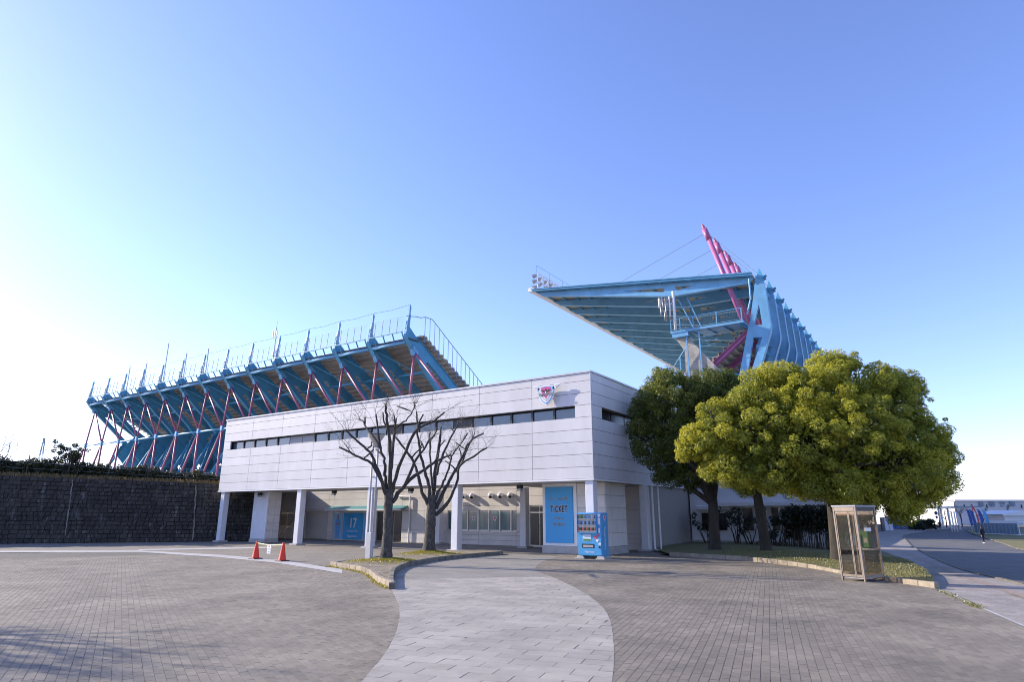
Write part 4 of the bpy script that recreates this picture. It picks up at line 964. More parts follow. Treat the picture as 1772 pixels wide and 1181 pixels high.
# floodlight bank on the roof edge
t = thing('floodlight_bank', 'bank of round floodlights in a lattice on the roof tip', 'floodlight', (-54.8, 95, 40.9))
fb = MB()
for y in np.arange(90, 103, 2.0): fb.bar((-54.8, y, 40.7), (-54.8, y, 43.7), .12, .12)
for z in (41.0, 42.2, 43.4, 43.7): fb.bar((-54.8, 90, z), (-54.8, 102, z), .09, .09)
for q in range(6): fb.bar((-54.8, 90+2*q, 41), (-54.8, 92+2*q, 43.6), .05, .05)
fb.build('lattice', 'white', t)
for q in range(7):
    for z in (41.15, 42.3, 43.35):
        lp = MB().tube([(-55.0, 90.1+q*1.9, z), (-55.35, 90.1+q*1.9, z-.06), (-55.75, 90.1+q*1.9, z-.14)], [.16, .30, .42], 12).build('lamp', 'galv', t, smooth=False)
        MB().tube([(-55.755, 90.1+q*1.9, z-.14), (-55.78, 90.1+q*1.9, z-.145)], .36, 12).build('lens', 'lamp_glass', lp)
rb = MB().tube([(-54.7, 89.6, 44.9), (-54.7, 112, 44.9)], .03, 5)
for y in (89.6, 94, 99, 105, 111): rb.bar((-54.7, y, 41), (-54.7, y, 44.9), .06, .06)
rb.build('guard_rail', 'rail_grey', t)

# ================================================================== RETAINING WALL AND HEDGE
WA = Vector((-52.4, 17.0, 0)); WB = Vector((-40.9, 30.2, 0)); wd = (WB-WA).normalized(); WS = WA - wd*26; wn_ = Vector((wd.y, -wd.x, 0))   # normal towards the plaza
WL = (WB-WS).length; BAT = .16
def WHs(s): return 4.42 - .55*min(max((s-26)/17.5, 0), 1)
WH = 4.3
rw = thing('retaining_wall', 'dark weathered rubble retaining wall with pale lime stains on the left', 'wall', tuple(WS.lerp(WB, .6)))
def wp(s, z, o): return WS + wd*s + wn_*(o - BAT*z) + Vector((0, 0, z))
core = MB(); S_ = [0, 26, WL]
for a, c in zip(S_[:-1], S_[1:]):
    ha, hc = WHs(a), WHs(c)
    core.add([wp(a, -.1, -.045), wp(c, -.1, -.045), wp(c, hc, -.045), wp(a, ha, -.045), wp(a, -.1, -1.2), wp(c, -.1, -1.2), wp(c, hc, -1.0), wp(a, ha, -1.0)], [(0,1,2,3),(4,7,6,5),(0,4,5,1),(1,5,6,2),(2,6,7,3),(3,7,4,0)])
core.build('wall_core', 'stone', rw)
V = []; F = []; T = []; nr = 15
for r in range(nr):
    s0 = random.uniform(-.3, 0)
    while s0 < WL:
        s1 = min(s0 + random.uniform(.22, .52), WL); a = max(s0, 0)
        if s1 - a > .05:
            hh = WHs((a+s1)/2); z0 = r*hh/nr + random.uniform(-.015, .015); z1 = (r+1)*hh/nr + random.uniform(-.015, .015)
            k = len(V); pr_ = random.uniform(-.02, .045); e = random.uniform(.02, .04); g1 = .004; j_ = lambda: random.uniform(-.02, .02)
            q = [(a+g1, z0+g1, -.05), (s1-g1, z0+g1, -.05), (s1-g1, z1-g1, -.05), (a+g1, z1-g1, -.05)]
            t_ = [(a+e+j_(), z0+e+j_(), pr_+j_()), (s1-e+j_(), z0+e+j_(), pr_+j_()), (s1-e+j_(), z1-e+j_(), pr_+j_()), (a+e+j_(), z1-e+j_(), pr_+j_())]
            V += [tuple(wp(*p)) for p in q + t_]
            F += [(k+4, k+5, k+6, k+7), (k, k+1, k+5, k+4), (k+1, k+2, k+6, k+5), (k+2, k+3, k+7, k+6), (k+3, k, k+4, k+7)]
            tt = random.uniform(.7, 1.25); T += [tt]*5
        s0 = s1
st = fast_mesh('wall_stone', V, F, 'stone', rw, T); st['kind'] = 'stuff'
for px in (103, 315):                                            # pale drain seams
    q = gnd(px+8, 941); s = (Vector((q.x, q.y, 0))-WS).dot(wd)
    b = MB(); n_ = 22; zz_s = np.linspace(.5 if px < 200 else .1, WHs(s)-.1, n_)
    pts = [(s-.1-.10*z+random.uniform(-.03, .03), z, random.uniform(.02, .05)) for z in zz_s]
    for i in range(n_-1): b.add([wp(pts[i][0]-pts[i][2], pts[i][1], .07), wp(pts[i][0]+pts[i][2], pts[i][1], .07), wp(pts[i+1][0]+pts[i+1][2], pts[i+1][1], .07), wp(pts[i+1][0]-pts[i+1][2], pts[i+1][1], .07)], [(0, 1, 2, 3)])
    b.build('drain_seam', 'stain', rw)

def leafcloud(centers, rad, n, size, flatness=.75, outward=.6, seed=1):
    """n leaf quads spread over soft clumps: centers (k,3), rad (k,)"""
    g_ = np.random.default_rng(seed); k = len(centers); w_ = rad**2; idx = g_.choice(k, n, p=w_/w_.sum())
    d = g_.normal(size=(n, 3)); d /= np.linalg.norm(d, axis=1)[:, None]
    rr = g_.uniform(.25, 1, n)**.5
    C = centers[idx] + d*(rad[idx]*rr)[:, None]*np.array([1, 1, flatness])
    nrm = d*outward + g_.normal(size=(n, 3))*.45 + np.array([0, 0, .35]); nrm /= np.linalg.norm(nrm, axis=1)[:, None]
    a = g_.normal(size=(n, 3)); a -= nrm*(a*nrm).sum(1)[:, None]; a /= np.linalg.norm(a, axis=1)[:, None]; b = np.cross(nrm, a)
    s = size*g_.uniform(.5, 1.5, n)[:, None]
    bend = nrm*s*.18
    V = np.stack([C - a*s, C - b*s*.42 + bend, C + a*s, C + b*s*.42 + bend], 1).reshape(-1, 3)
    F = np.arange(4*n).reshape(-1, 4)
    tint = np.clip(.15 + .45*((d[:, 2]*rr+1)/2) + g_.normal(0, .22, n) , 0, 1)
    return V, F, tint, idx

# hedge on the wall
hd = thing('hedge', 'dark clipped evergreen hedge along the top of the rubble wall', 'hedge', tuple(WS.lerp(WB, .6) + Vector((0, 0, PL))))
def HT(s): return 1.45 - .75*min(max((s-24)/18, 0), 1)          # hedge height over the wall top
cs = []; rs = []
for s in np.arange(0, WL+1, .30):
    for _ in range(7):
        zz = random.uniform(.05, max(.2, HT(s)-.2)); off = random.uniform(-1.7, -.75)
        p = WS + wd*s + wn_*(off - BAT*WH) + Vector((0, 0, WHs(s)+zz + .10*math.sin(s*1.9)+.06*math.sin(s*5.3))); cs.append(tuple(p)); rs.append(random.uniform(.22, .42))
V, F, T, _ = leafcloud(np.array(cs), np.array(rs), 85000, .085, .95, .7, 3)
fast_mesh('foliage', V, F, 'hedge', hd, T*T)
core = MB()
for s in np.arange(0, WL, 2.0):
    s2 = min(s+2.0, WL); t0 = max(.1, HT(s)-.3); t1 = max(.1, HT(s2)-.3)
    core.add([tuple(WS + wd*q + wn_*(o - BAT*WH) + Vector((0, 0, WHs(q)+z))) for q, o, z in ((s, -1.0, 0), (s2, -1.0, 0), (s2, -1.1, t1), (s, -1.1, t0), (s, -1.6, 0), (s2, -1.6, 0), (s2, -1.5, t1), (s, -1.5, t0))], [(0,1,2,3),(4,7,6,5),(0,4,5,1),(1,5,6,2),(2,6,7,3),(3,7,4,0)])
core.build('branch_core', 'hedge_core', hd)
# taller shrub growing out of the hedge
q = (Vector((*xy(gnd(75, 941)), 0))-WS).dot(wd); pc = WS + wd*q + wn_*(-1.9) + Vector((0, 0, WH))
sh_ = thing('shrub', 'loose taller shrub sticking out above the hedge on the far left', 'shrub', tuple(pc))
stem = MB(); cc_ = []
for k in range(9):
    e = pc + Vector((random.uniform(-1.1, 1.1), random.uniform(-.8, .8), random.uniform(1.5, 2.5))); stem.tube([pc, pc.lerp(e, .5)+Vector((.1, 0, .2)), e], [.05, .03, .015], 5); cc_.append(tuple(e))
stem.build('stems', 'bark', sh_); cc_ = [tuple(Vector(pc).lerp(Vector(c), random.uniform(.55, 1.05)) + Vector((random.gauss(0, .18), random.gauss(0, .18), random.gauss(0, .12)))) for c in cc_ for _ in range(5)]
V, F, T, _ = leafcloud(np.array(cc_), np.full(45, .20), 1500, .09, .8, .4, 5); fast_mesh('foliage', V, F, 'hedge', sh_, T)
# dry grass on the slope between wall and hedge
def dry_spot(n):
    out = []
    for _ in range(n):
        s = random.uniform(6, WL-.3); p = WS + wd*s + wn_*(random.uniform(-1.05, -.02) - BAT*WH); out.append((p.x, p.y))
    return out
blades('dry_grass', 'dry', dry_spot, 12000, .06, .34, lambda x, y: WHs((Vector((x, y, 0))-WS).dot(wd))-.02, 'dry brown grass along the foot of the hedge on the wall', 'grass', .02)
# low wire fence along the wall top
wf = thing('wire_fence', 'thin wire fence with slim posts standing in front of the hedge', 'fence', tuple(WS.lerp(WB, .6) + Vector((0, 0, WH))))
for s in np.arange(1.0, WL, 2.55):
    a = WS + wd*s + wn_*(-.6 - BAT*WH) + Vector((0, 0, WHs(s)-.1)); MB().bar(a, a + Vector((0, 0, HT(s)+.25)), .045, .045).build('post', 'bark_pale', wf)
for z in (.45, .75, 1.1):
    a = WS + wd*0 + wn_*(-.6 - BAT*WH) + Vector((0, 0, WHs(0)+HT(0)*z)); m_ = WS + wd*25 + wn_*(-.6 - BAT*WH) + Vector((0, 0, WHs(25)+HT(25)*z)); b_ = WS + wd*WL + wn_*(-.6 - BAT*WH) + Vector((0, 0, WHs(WL)+HT(WL)*z)); MB().tube([a, m_, b_], .008, 4).build('wire', 'galv', wf)

# ================================================================== STREET FURNITURE
# ---- vending machine
vm = thing('vending_machine', 'blue drinks vending machine in front of the corner column', 'vending machine', (-13.22, 25.85, 0), 0)
x0, x1, y0, y1 = -13.80, -12.65, 25.85, 26.56; zb = .12
MB().box((x0, y0+.06, zb), (x1, y1, 1.95)).build('body', 'vend_blue', vm, bevel=.02)
door = MB().box((x0+.01, y0, zb+.03), (x1-.01, y0+.055, 1.94)).build('door', 'vend_blue', vm, bevel=.015)
wi = MB().box((x0+.04, y0-.006, 1.10), (x1-.20, y0+.001, 1.87)).build('display_back', 'white', vm)
cols = ['flag_red', 'flag_blue', 'white', 'green_board', 'deck', 'emb_blue', 'black', 'yellow', 'conc', 'poster']
for r, z in enumerate((1.66, 1.40, 1.15)):
    for k in range(13):
        x = x0+.075 + k*.067; h = [.19, .17, .14][r]; m = cols[(k*3+r*5+k//3) % 10] if r else ['glass_teal', 'green_board', 'poster', 'emb_blue', 'poster_light', 'white', 'flag_blue'][(k//2) % 7]
        cn = MB().lathe([(.026, 0), (.028, .01), (.028, h*.7), (.018, h*.85), (.014, h)], (x, y0-.036, z+.035), 8).build('drink_can', m, vm, smooth=True)
    MB().box((x0+.04, y0-.07, z-.0), (x1-.20, y0-.008, z+.03)).build('shelf', 'white', vm)
    for k in range(13): MB().box((x0+.055+k*.067, y0-.074, z+.004), (x0+.105+k*.067, y0-.0705, z+.026)).build('select_button', 'alu', vm)
MB().box((x0+.03, y0-.09, 1.095), (x1-.19, y0-.084, 1.88)).build('display_glass', 'clear', vm)
MB().box((x0+.02, y0-.095, 1.875), (x1-.18, y0-.001, 1.90)).box((x0+.02, y0-.095, 1.07), (x1-.18, y0-.001, 1.095)).box((x0+.015, y0-.095, 1.095), (x0+.03, y0-.001, 1.875)).box((x1-.19, y0-.095, 1.095), (x1-.175, y0-.001, 1.875)).build('display_frame', 'vend_blue', vm)
for a_, b_ in (((x1-.15, y0-.008, 1.45), (x1-.03, y0-.001, 1.72)), ((x1-.13, y0-.008, 1.1), (x1-.05, y0-.001, 1.3)), ((x1-.14, y0-.008, .60), (x1-.03, y0-.001, .68))): MB().box(a_, b_).build('price_card', 'white', vm)
MB().box((x0+.25, y0-.006, .74), (x0+.65, y0-.001, 1.02)).build('poster', 'outline', vm); MB().box((x0+.27, y0-.010, .75), (x0+.63, y0-.0065, .84)).build('poster_print', 'green_board', vm)
MB().box((x0+.20, y0-.008, .46), (x0+.80, y0-.001, .63)).build('hatch', 'black', vm); MB().box((x0+.26, y0-.012, .49), (x0+.74, y0-.0085, .58)).build('hatch_flap', 'galv', vm)
MB().lathe([(.06, 0), (.06, .01)], (0, 0, 0), 12)
MB().tube([(x1-.28, y0-.001, .90), (x1-.28, y0-.012, .90)], .065, 14).build('sticker', 'flag_red', vm); MB().tube([(x1-.10, y0-.001, .50), (x1-.10, y0-.012, .50)], .05, 12).build('coin_return', 'black', vm)
MB().bar((x1-.28, y0-.008, .92), (x1-.10, y0-.008, 1.02), .01, .05).build('sticker', 'flag_red', vm)
MB().prism(mirror([(0, -.08), (.05, -.02), (.07, .05), (0, .06)]), lambda u, v, t: (x1-.2+u, t, .77+v), y0-.008, y0-.001).build('shield_sticker', 'white', vm)
MB().prism(mirror([(0, -.1), (.06, -.02), (.08, .06), (0, .07)]), lambda u, v, t: (x1-.09+u, t, 1.82+v), y0-.008, y0-.001).build('shield_sticker', 'white', vm)
text('lettering', 'Sagantosu', .12, 'white', vm, (x0+.56, y0-.004, .30), thick=.001)
MB().prism(mirror([(0, -.14), (.09, -.03), (.12, .1), (0, .13)]), lambda u, v, t: (t, (y0+y1)/2+.02+u, 1.72+v), x1+.001, x1+.006).build('shield_print', 'outline', vm)
MB().prism(mirror([(0, -.09), (.06, 0), (.08, .08), (0, .1)]), lambda u, v, t: (t, (y0+y1)/2+.02+u, 1.73+v), x1+.0065, x1+.009).build('shield_heart', 'emb_pink', vm)
text('side_lettering', 'Sagantosu', .24, 'outline', vm, (x1+.003, (y0+y1)/2+.02, .88), rot=(math.pi/2, math.pi/2, math.pi/2), thick=.001)
for xx in (x0-.12, x1-.28): MB().box((xx, y0-.05, 0), (xx+.42, y1+.05, .055)).box((xx+.05, y0+.0, .055), (xx+.36, y1, .12)).build('footing_slab', 'plinth', vm, bevel=.008)
MB().box((x0+.1, y0+.1, .02), (x1-.1, y1-.05, zb)).build('base', 'black', vm)

# ---- telephone booth
pb_ = thing('telephone_booth', 'glass telephone booth with bronze metal frame by the kerbed lawn', 'telephone booth', (-2.36, 22.18, 0), R(-29), local=True)
hx, hy, bh_ = .355, .43, 2.13
for i, (sx, sy) in enumerate(((-1, -1), (1, -1), (1, 1), (-1, 1))):
    MB().box((sx*hx-.026, sy*hy-.026, 0.0), (sx*hx+.026, sy*hy+.026, bh_-.03)).build('corner_post', 'bronze', pb_, bevel=.006)
MB().box((-hx-.05, -hy-.05, bh_-.035), (hx+.05, hy+.05, bh_+.02)).build('roof', 'roofgrey', pb_, bevel=.01)
MB().box((-hx+.036, -hy-.025, 1.98), (hx-.036, -hy+.02, bh_-.04)).build('header', 'bronze', pb_); MB().box((-hx+.036, hy-.02, 1.98), (hx-.036, hy+.025, bh_-.04)).build('header', 'bronze', pb_)
MB().box((hx-.02, -hy+.036, 1.98), (hx+.02, hy-.036, bh_-.04)).build('header_dark', 'frame_dark', pb_); MB().box((-hx-.02, -hy+.036, 1.98), (-hx+.02, hy-.036, bh_-.04)).build('header_dark', 'frame_dark', pb_)
for a_, b_ in (((hx-.02, -hy+.036, .12), (hx+.02, hy-.036, .19)), ((-hx-.02, -hy+.036, .12), (-hx+.02, hy-.036, .19)), ((-hx+.036, hy-.02, .12), (hx-.036, hy+.02, .19)), ((hx-.02, -hy+.3, .88), (hx+.02, hy-.036, .905))): MB().box(a_, b_).build('rail', 'bronze', pb_)
for sx, nm in ((1, 'side_pane'), (-1, 'side_pane')): MB().box((sx*hx-.006, -hy+.036, .19), (sx*hx+.006, hy-.036, 1.98)).build(nm, 'glass', pb_)
MB().box((-hx+.036, hy-.006, .19), (hx-.036, hy+.006, 1.98)).build('rear_pane', 'glass', pb_)
bd = MB()
for xa, xb in ((-hx+.036, .10), (.11, hx-.036)):
    bd.box((xa, -hy-.015, .12), (xa+.02, -hy+.015, 1.96)).box((xb-.02, -hy-.015, .12), (xb, -hy+.015, 1.96)).box((xa+.02, -hy-.015, .12), (xb-.02, -hy+.015, .19)).box((xa+.02, -hy-.015, 1.92), (xb-.02, -hy+.015, 1.96))
fd = bd.build('folding_door', 'bronze', pb_)
for xa, xb in ((-hx+.06, .08), (.13, hx-.06)): MB().box((xa, -hy-.004, .19), (xb, -hy+.004, 1.92)).build('door_pane', 'glass', fd)
MB().box((-hx+.03, -hy+.03, .08), (hx-.03, hy-.03, .11)).build('floor', 'galv', pb_)
MB().box((-.28, .28, .85), (.28, .44, .90)).build('shelf', 'galv', pb_)
ph = MB().box((-.14, .28, .91), (.16, .43, 1.40)).build('telephone', 'green_board', pb_, bevel=.02)
MB().tube([(-.11, .25, .98), (-.125, .22, 1.15), (-.11, .25, 1.30)], [.035, .02, .035], 8).build('handset', 'green_board', ph); MB().box((.0, .275, 1.06), (.12, .281, 1.2)).build('keypad', 'galv', ph)
MB().box((-.02, .2, 1.36), (.02, .24, 1.38))
MB().box((.32, -.1, 1.40), (.375, .14, 1.50)).build('notice_card', 'white', pb_)
MB().box((.30, -.28, .3), (.33, -.26, .85)).build('door_handle', 'bronze', pb_)

# ---- traffic cones, bar and notice
def cone(p, lab):
    t = thing('traffic_cone', lab, 'traffic cone', (p.x, p.y, 0), 0, 'traffic cones closing the forecourt')
    MB().lathe([(.17, .03), (.155, .06), (.05, .66), (.045, .72), (.03, .74)], (p.x, p.y, 0), 20).build('body', 'orange', t, smooth=True)
    MB().box((p.x-.22, p.y-.22, 0), (p.x+.22, p.y+.22, .035)).build('base', 'black', t, bevel=.015)
ca, cb = gnd(442, 968), gnd(488, 972)
cone(ca, 'red traffic cone at the left end of the striped bar'); cone(cb, 'red traffic cone at the right end of the striped bar')
t = thing('cone_bar', 'yellow and white striped bar hung between two red cones', 'barrier bar', tuple(ca.lerp(cb, .5) + Vector((0, 0, .62))))
for k in range(8):
    a = ca.lerp(cb, .02+.12*k); b_ = ca.lerp(cb, .02+.12*(k+1)); sag = lambda f: .66 - .05*math.sin(math.pi*f)
    MB().tube([a + Vector((0, 0, sag(.12*k))), b_ + Vector((0, 0, sag(.12*(k+1))))], .022, 6).build('bar_section', 'yellow' if k % 2 == 0 else 'white', t)
nc = ca.lerp(cb, .50); dd = (cb-ca).normalized()
t = thing('paper_notice', 'small white printed notice hanging from the striped bar', 'notice', (nc.x, nc.y, .25))
f_ = lambda u, v, s: tuple(nc + dd*u + Vector((dd.y, -dd.x, 0))*s + Vector((0, 0, v)))
MB().prism([(-.14, .26), (.14, .26), (.14, .62), (-.14, .62)], f_, .024, .030).build('sheet', 'white', t)
MB().prism([(.05*math.cos(a*math.pi/6), .55+.05*math.sin(a*math.pi/6)) for a in range(12)], f_, .0305, .0325).build('red_mark', 'flag_red', t)
for z in (.44, .40, .33, .30): MB().prism([(-.09, z), (.10, z), (.10, z+.02), (-.09, z+.02)], f_, .0305, .0325).build('print_line', 'rail_grey', t)

# ---- twin-pole lamp in the island
lp = gnd(638, 970, .14)
t = thing('street_lamp', 'twin-pole pale metal street lamp with a conical head beside the left bare tree', 'street lamp', (lp.x, lp.y, .1))
def lpp(r, f, z): return lp + RGT*r + FWD*f + Vector((0, 0, z))
MB().bar(lpp(0, 0, -.05), lpp(0, 0, 1.05), .30, .18, (0, 1, 0)).build('base_box', 'lamp_grey', t, bevel=.02)
for r in (-.09, .12): MB().tube([lpp(r, 0, 1.0), lpp(r, 0, 4.55)], .038, 10).build('pole', 'lamp_grey', t, smooth=True)
MB().bar(lpp(-.09, 0, 3.2), lpp(.12, 0, 3.2), .05, .05).build('cross_bar', 'white', t)
MB().lathe([(.06, -.35), (.10, -.25), (.34, .12), (.36, .16), (.33, .18)], lpp(.02, 0, 4.75), 18).build('lamp_head', 'alu', t, smooth=False)
MB().lathe([(.34, 0), (.36, .03), (.1, .08)], lpp(.02, 0, 4.94), 18).build('lamp_cap', 'galv', t)

# ================================================================== BARE TREES
def bare_tree(name, label, foot, trunk, tw, limbs, dep, seed):
    rd = random.Random(seed); g_ = np.random.default_rng(seed)
    t = thing(name, label, 'tree', tuple(foot))
    P = lambda zx, zy, df=0: atdepth(560+zx/3.935, 680+zy/3.935, dep+df)
    tp = [P(*q) for q in trunk]; tp[0] = Vector(foot) - Vector((0, 0, .15))
    # bumpy trunk
    tb = MB(); path = smoothline(tp, 5); rad = [tw[0]+(tw[1]-tw[0])*(i/(len(path)-1)) + rd.uniform(-.012, .012) + (.16*math.exp(-i*.8)) for i in range(len(path))]
    tb.tube(path, rad, 16); tb.v = [tuple(Vector(v) + Vector((g_.normal(0, .010), g_.normal(0, .010), 0))) for v in tb.v]; tb.build('trunk', 'bark_pale', t, smooth=True)
    lm = MB(); tw_ = MB(); sub = []
    for li, (pts, r0) in enumerate(limbs):
        dfe = rd.uniform(-1.6, 1.6); n = len(pts)
        pp = [P(q[0], q[1], dfe*(i/(n-1)) if li >= 0 else 0) for i, q in enumerate(pts)]
        path = smoothline(pp, 4); m_ = len(path)
        path = [p + Vector((rd.gauss(0, .02), rd.gauss(0, .02), rd.gauss(0, .015))) for p in path]
        rad = [max(.022, .74*r0*(1 - .62*(i/(m_-1)))*rd.uniform(.9, 1.12)) for i in range(m_)]
        lm.tube(path, rad, 8)
        end = path[-1]; d0 = (path[-1]-path[-3]).normalized()
        for k in range(rd.randint(4, 6)): sub.append((path[rd.randint(int(m_*.65), m_-1)], d0, rd.uniform(.6, 1.3), .010))
        for k in range(2): sub.append((path[rd.randint(int(m_*.4), m_-1)], d0, rd.uniform(.4, .9), .008))
        if rd.random() < .8:
            q = path[int(m_*.6)]; dv = Vector((rd.gauss(0, .6), rd.gauss(0, .6), .8)).normalized(); e = q + dv*rd.uniform(.4, .9)
            lm.tube([q, q.lerp(e, .5)+Vector((rd.gauss(0, .05), rd.gauss(0, .05), 0)), e], [rad[int(m_*.6)]*.6, .035, .03], 6)
    def twig(p, d, L, r, lev):
        n = 4; pts = [p]; q = p.copy(); dv = d.copy()
        for i in range(n):
            dv = (dv + Vector((rd.gauss(0, .28), rd.gauss(0, .28), rd.gauss(.08, .2)))).normalized(); q = q + dv*L/n; pts.append(q.copy())
        tw_.tube(pts, [r*(1-.75*i/n) for i in range(n+1)], 4, False)
        if lev < 2:
            for i in range(1, n+1):
                if rd.random() < .85: twig(pts[i], (dv + Vector((rd.gauss(0, .7), rd.gauss(0, .7), rd.gauss(.1, .4)))).normalized(), L*rd.uniform(.35, .65), r*.55, lev+1)
    for p, d, L, r in sub: twig(p, (d + Vector((rd.gauss(0, .5), rd.gauss(0, .5), rd.gauss(.25, .3)))).normalized(), L, r, 0)
    lm.build('limbs', 'limb', t, smooth=True); tw_.build('twigs', 'twig', t, fix=False)
    return t
d1 = Vector(BT[0]).dot(FWD); d2_ = Vector(BT[1]).dot(FWD)
bare_tree('bare_tree', 'pollarded bare tree next to the lamp post on the kerbed island', BT[0], [(430, 1140), (433, 1000), (438, 850), (442, 740), (447, 660)], (.20, .16), [
    ([(430, 720), (400, 620), (330, 490), (270, 455), (200, 420), (100, 370)], .10), ([(432, 680), (375, 550), (330, 430), (250, 350), (140, 255)], .11),
    ([(440, 680), (420, 580), (415, 470), (385, 370), (360, 150)], .11), ([(388, 375), (300, 250), (240, 170)], .07), ([(450, 690), (455, 560), (450, 340), (435, 180), (422, 90)], .13),
    ([(465, 680), (500, 540), (560, 400), (640, 250), (740, 200), (820, 135)], .11), ([(455, 560), (480, 300), (490, 230), (480, 150)], .08), ([(465, 745), (560, 620), (690, 520), (800, 450), (865, 425)], .12),
    ([(555, 630), (620, 480), (700, 360), (770, 260)], .09), ([(490, 240), (560, 190), (610, 110), (630, 70)], .05)], d1, 11)
bare_tree('bare_tree', 'pollarded bare tree farther back on the island, nearest the white columns', BT[1], [(715, 1092), (724, 950), (730, 850), (735, 760), (740, 700)], (.26, .19), [
    ([(715, 770), (670, 680), (640, 540), (600, 450), (545, 380), (490, 300)], .13), ([(728, 740), (715, 620), (680, 500), (655, 380), (640, 250), (632, 130)], .12),
    ([(745, 740), (750, 620), (770, 470), (790, 330), (805, 230)], .15), ([(745, 660), (730, 540), (725, 380), (725, 270)], .09), ([(765, 790), (830, 650), (880, 560), (940, 450), (990, 340), (1090, 275)], .13),
    ([(765, 830), (850, 740), (910, 600), (930, 500), (1110, 380)], .12), ([(755, 740), (815, 610), (830, 580), (870, 460), (880, 420), (985, 280)], .09), ([(770, 560), (810, 420), (860, 320), (910, 220), (920, 190)], .09),
    ([(930, 500), (960, 430), (1030, 280)], .07)], d2_, 12)

# ================================================================== ROUND EVERGREEN TREES
def camphor(label, foot, lobes, dep, n_leaf, seed, tr=.3, fork=(0, 2.2), leaf='camphor', holes=()):
    rd = random.Random(seed); g_ = np.random.default_rng(seed)
    t = thing('camphor_tree', label, 'tree', tuple(foot))
    foot = Vector(foot)
    L = [(atdepth(px, py, dep+df), r*(dep+df)/1085*.97) for px, py, df, r in lobes]   # radius read off in pixels
    fk = foot + RGT*fork[0] + Vector((0, 0, fork[1]))
    tk = MB(); pth = smoothline([foot - Vector((0, 0, .2)), foot + RGT*fork[0]*.3 + Vector((0, 0, .6)), fk], 5)
    tk.tube(pth, [tr*(1.0-.3*i/(len(pth)-1)) + tr*.7*math.exp(-i*.9) for i in range(len(pth))], 14); tk.build('trunk', 'bark', t, smooth=True)
    lb = MB()
    for c, r in L:
        mid = fk.lerp(c, .5) + Vector((rd.gauss(0, .3), rd.gauss(0, .3), .2)); lb.tube(smoothline([fk - Vector((0, 0, .3)), mid, c], 4), list(np.linspace(tr*.5, .04, 9)), 7)
        for k in range(4):
            e = c + Vector((rd.gauss(0, 1), rd.gauss(0, 1), rd.gauss(.3, .7)))*r*.5; lb.tube([mid.lerp(c, .5), c.lerp(e, .5), e], [.07, .05, .02], 5)
    lb.build('limbs', 'bark', t, smooth=True)
    HO = [(atdepth(px, py, dep+df), r) for px, py, df, r in holes]
    C = []; Rr = []; W = []
    for c, r in L:
        k = int(21*r*r/1.2) + 8
        for i in range(k):
            ph = math.acos(1-2*(i+.5)/k); th = math.pi*(1+5**.5)*i + rd.uniform(-.3, .3)
            dv = Vector((math.sin(ph)*math.cos(th), math.sin(ph)*math.sin(th), math.cos(ph)*.85))
            p = c + dv*r*rd.uniform(.72, 1.04)
            # skip clumps deep inside other lobes
            if any((p-c2).length < r2*.62 for c2, r2 in L if c2 is not c): continue
            if rd.random() < .16 or any((p-hc).length < hr_ for hc, hr_ in HO): continue
            C.append(tuple(p)); Rr.append(rd.choice((.22, .28, .33, .38, .44, .5))*rd.uniform(.85, 1.15))
            if rd.random() < .45:          # loose spray standing out of the outline
                q_ = c + dv*r*rd.uniform(.98, 1.07) + Vector((rd.gauss(0, .07), rd.gauss(0, .07), rd.gauss(0, .06))); C.append(tuple(q_)); Rr.append(rd.uniform(.10, .20))
    C = np.array(C); Rr = np.array(Rr)
    V, F, T, idx = leafcloud(C, Rr, int(n_leaf*2.0), .050, .8, .8, seed)
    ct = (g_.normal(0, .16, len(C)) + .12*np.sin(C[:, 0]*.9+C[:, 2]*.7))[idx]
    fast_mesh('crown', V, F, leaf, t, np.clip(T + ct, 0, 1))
    # sparse inner foliage so that the crown is not hollow
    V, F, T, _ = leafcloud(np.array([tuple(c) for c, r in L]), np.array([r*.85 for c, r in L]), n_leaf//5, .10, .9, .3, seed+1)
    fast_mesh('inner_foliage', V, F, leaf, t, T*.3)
    return t
f1 = gnd(1237, 951, .24); f2 = gnd(1327, 953, .26); f3 = gnd(1452, 970, .16)
camphor('round evergreen tree half in shade against the white building corner', f1, [(1170, 692, 0, 58), (1132, 702, 0, 40), (1225, 685, .3, 54), (1128, 768, -.2, 38), (1182, 765, 0, 54), (1152, 815, 0, 26), (1230, 750, .8, 54), (1112, 732, 0, 26), (1196, 822, 0, 30), (1150, 657, .3, 26), (1255, 668, .4, 34)], f1.dot(FWD), 42000, 21, .31, (.1, 2.4), 'camphor_shaded')
camphor('smaller round evergreen tree mostly hidden behind the largest one, second trunk from the left', f2, [(1345, 705, .3, 56), (1385, 730, .8, 58), (1300, 745, .6, 48), (1330, 800, .3, 40), (1275, 705, .8, 38), (1290, 838, .3, 24), (1370, 830, .5, 34)], f2.dot(FWD), 26000, 22, .28, (-.2, 2.8))
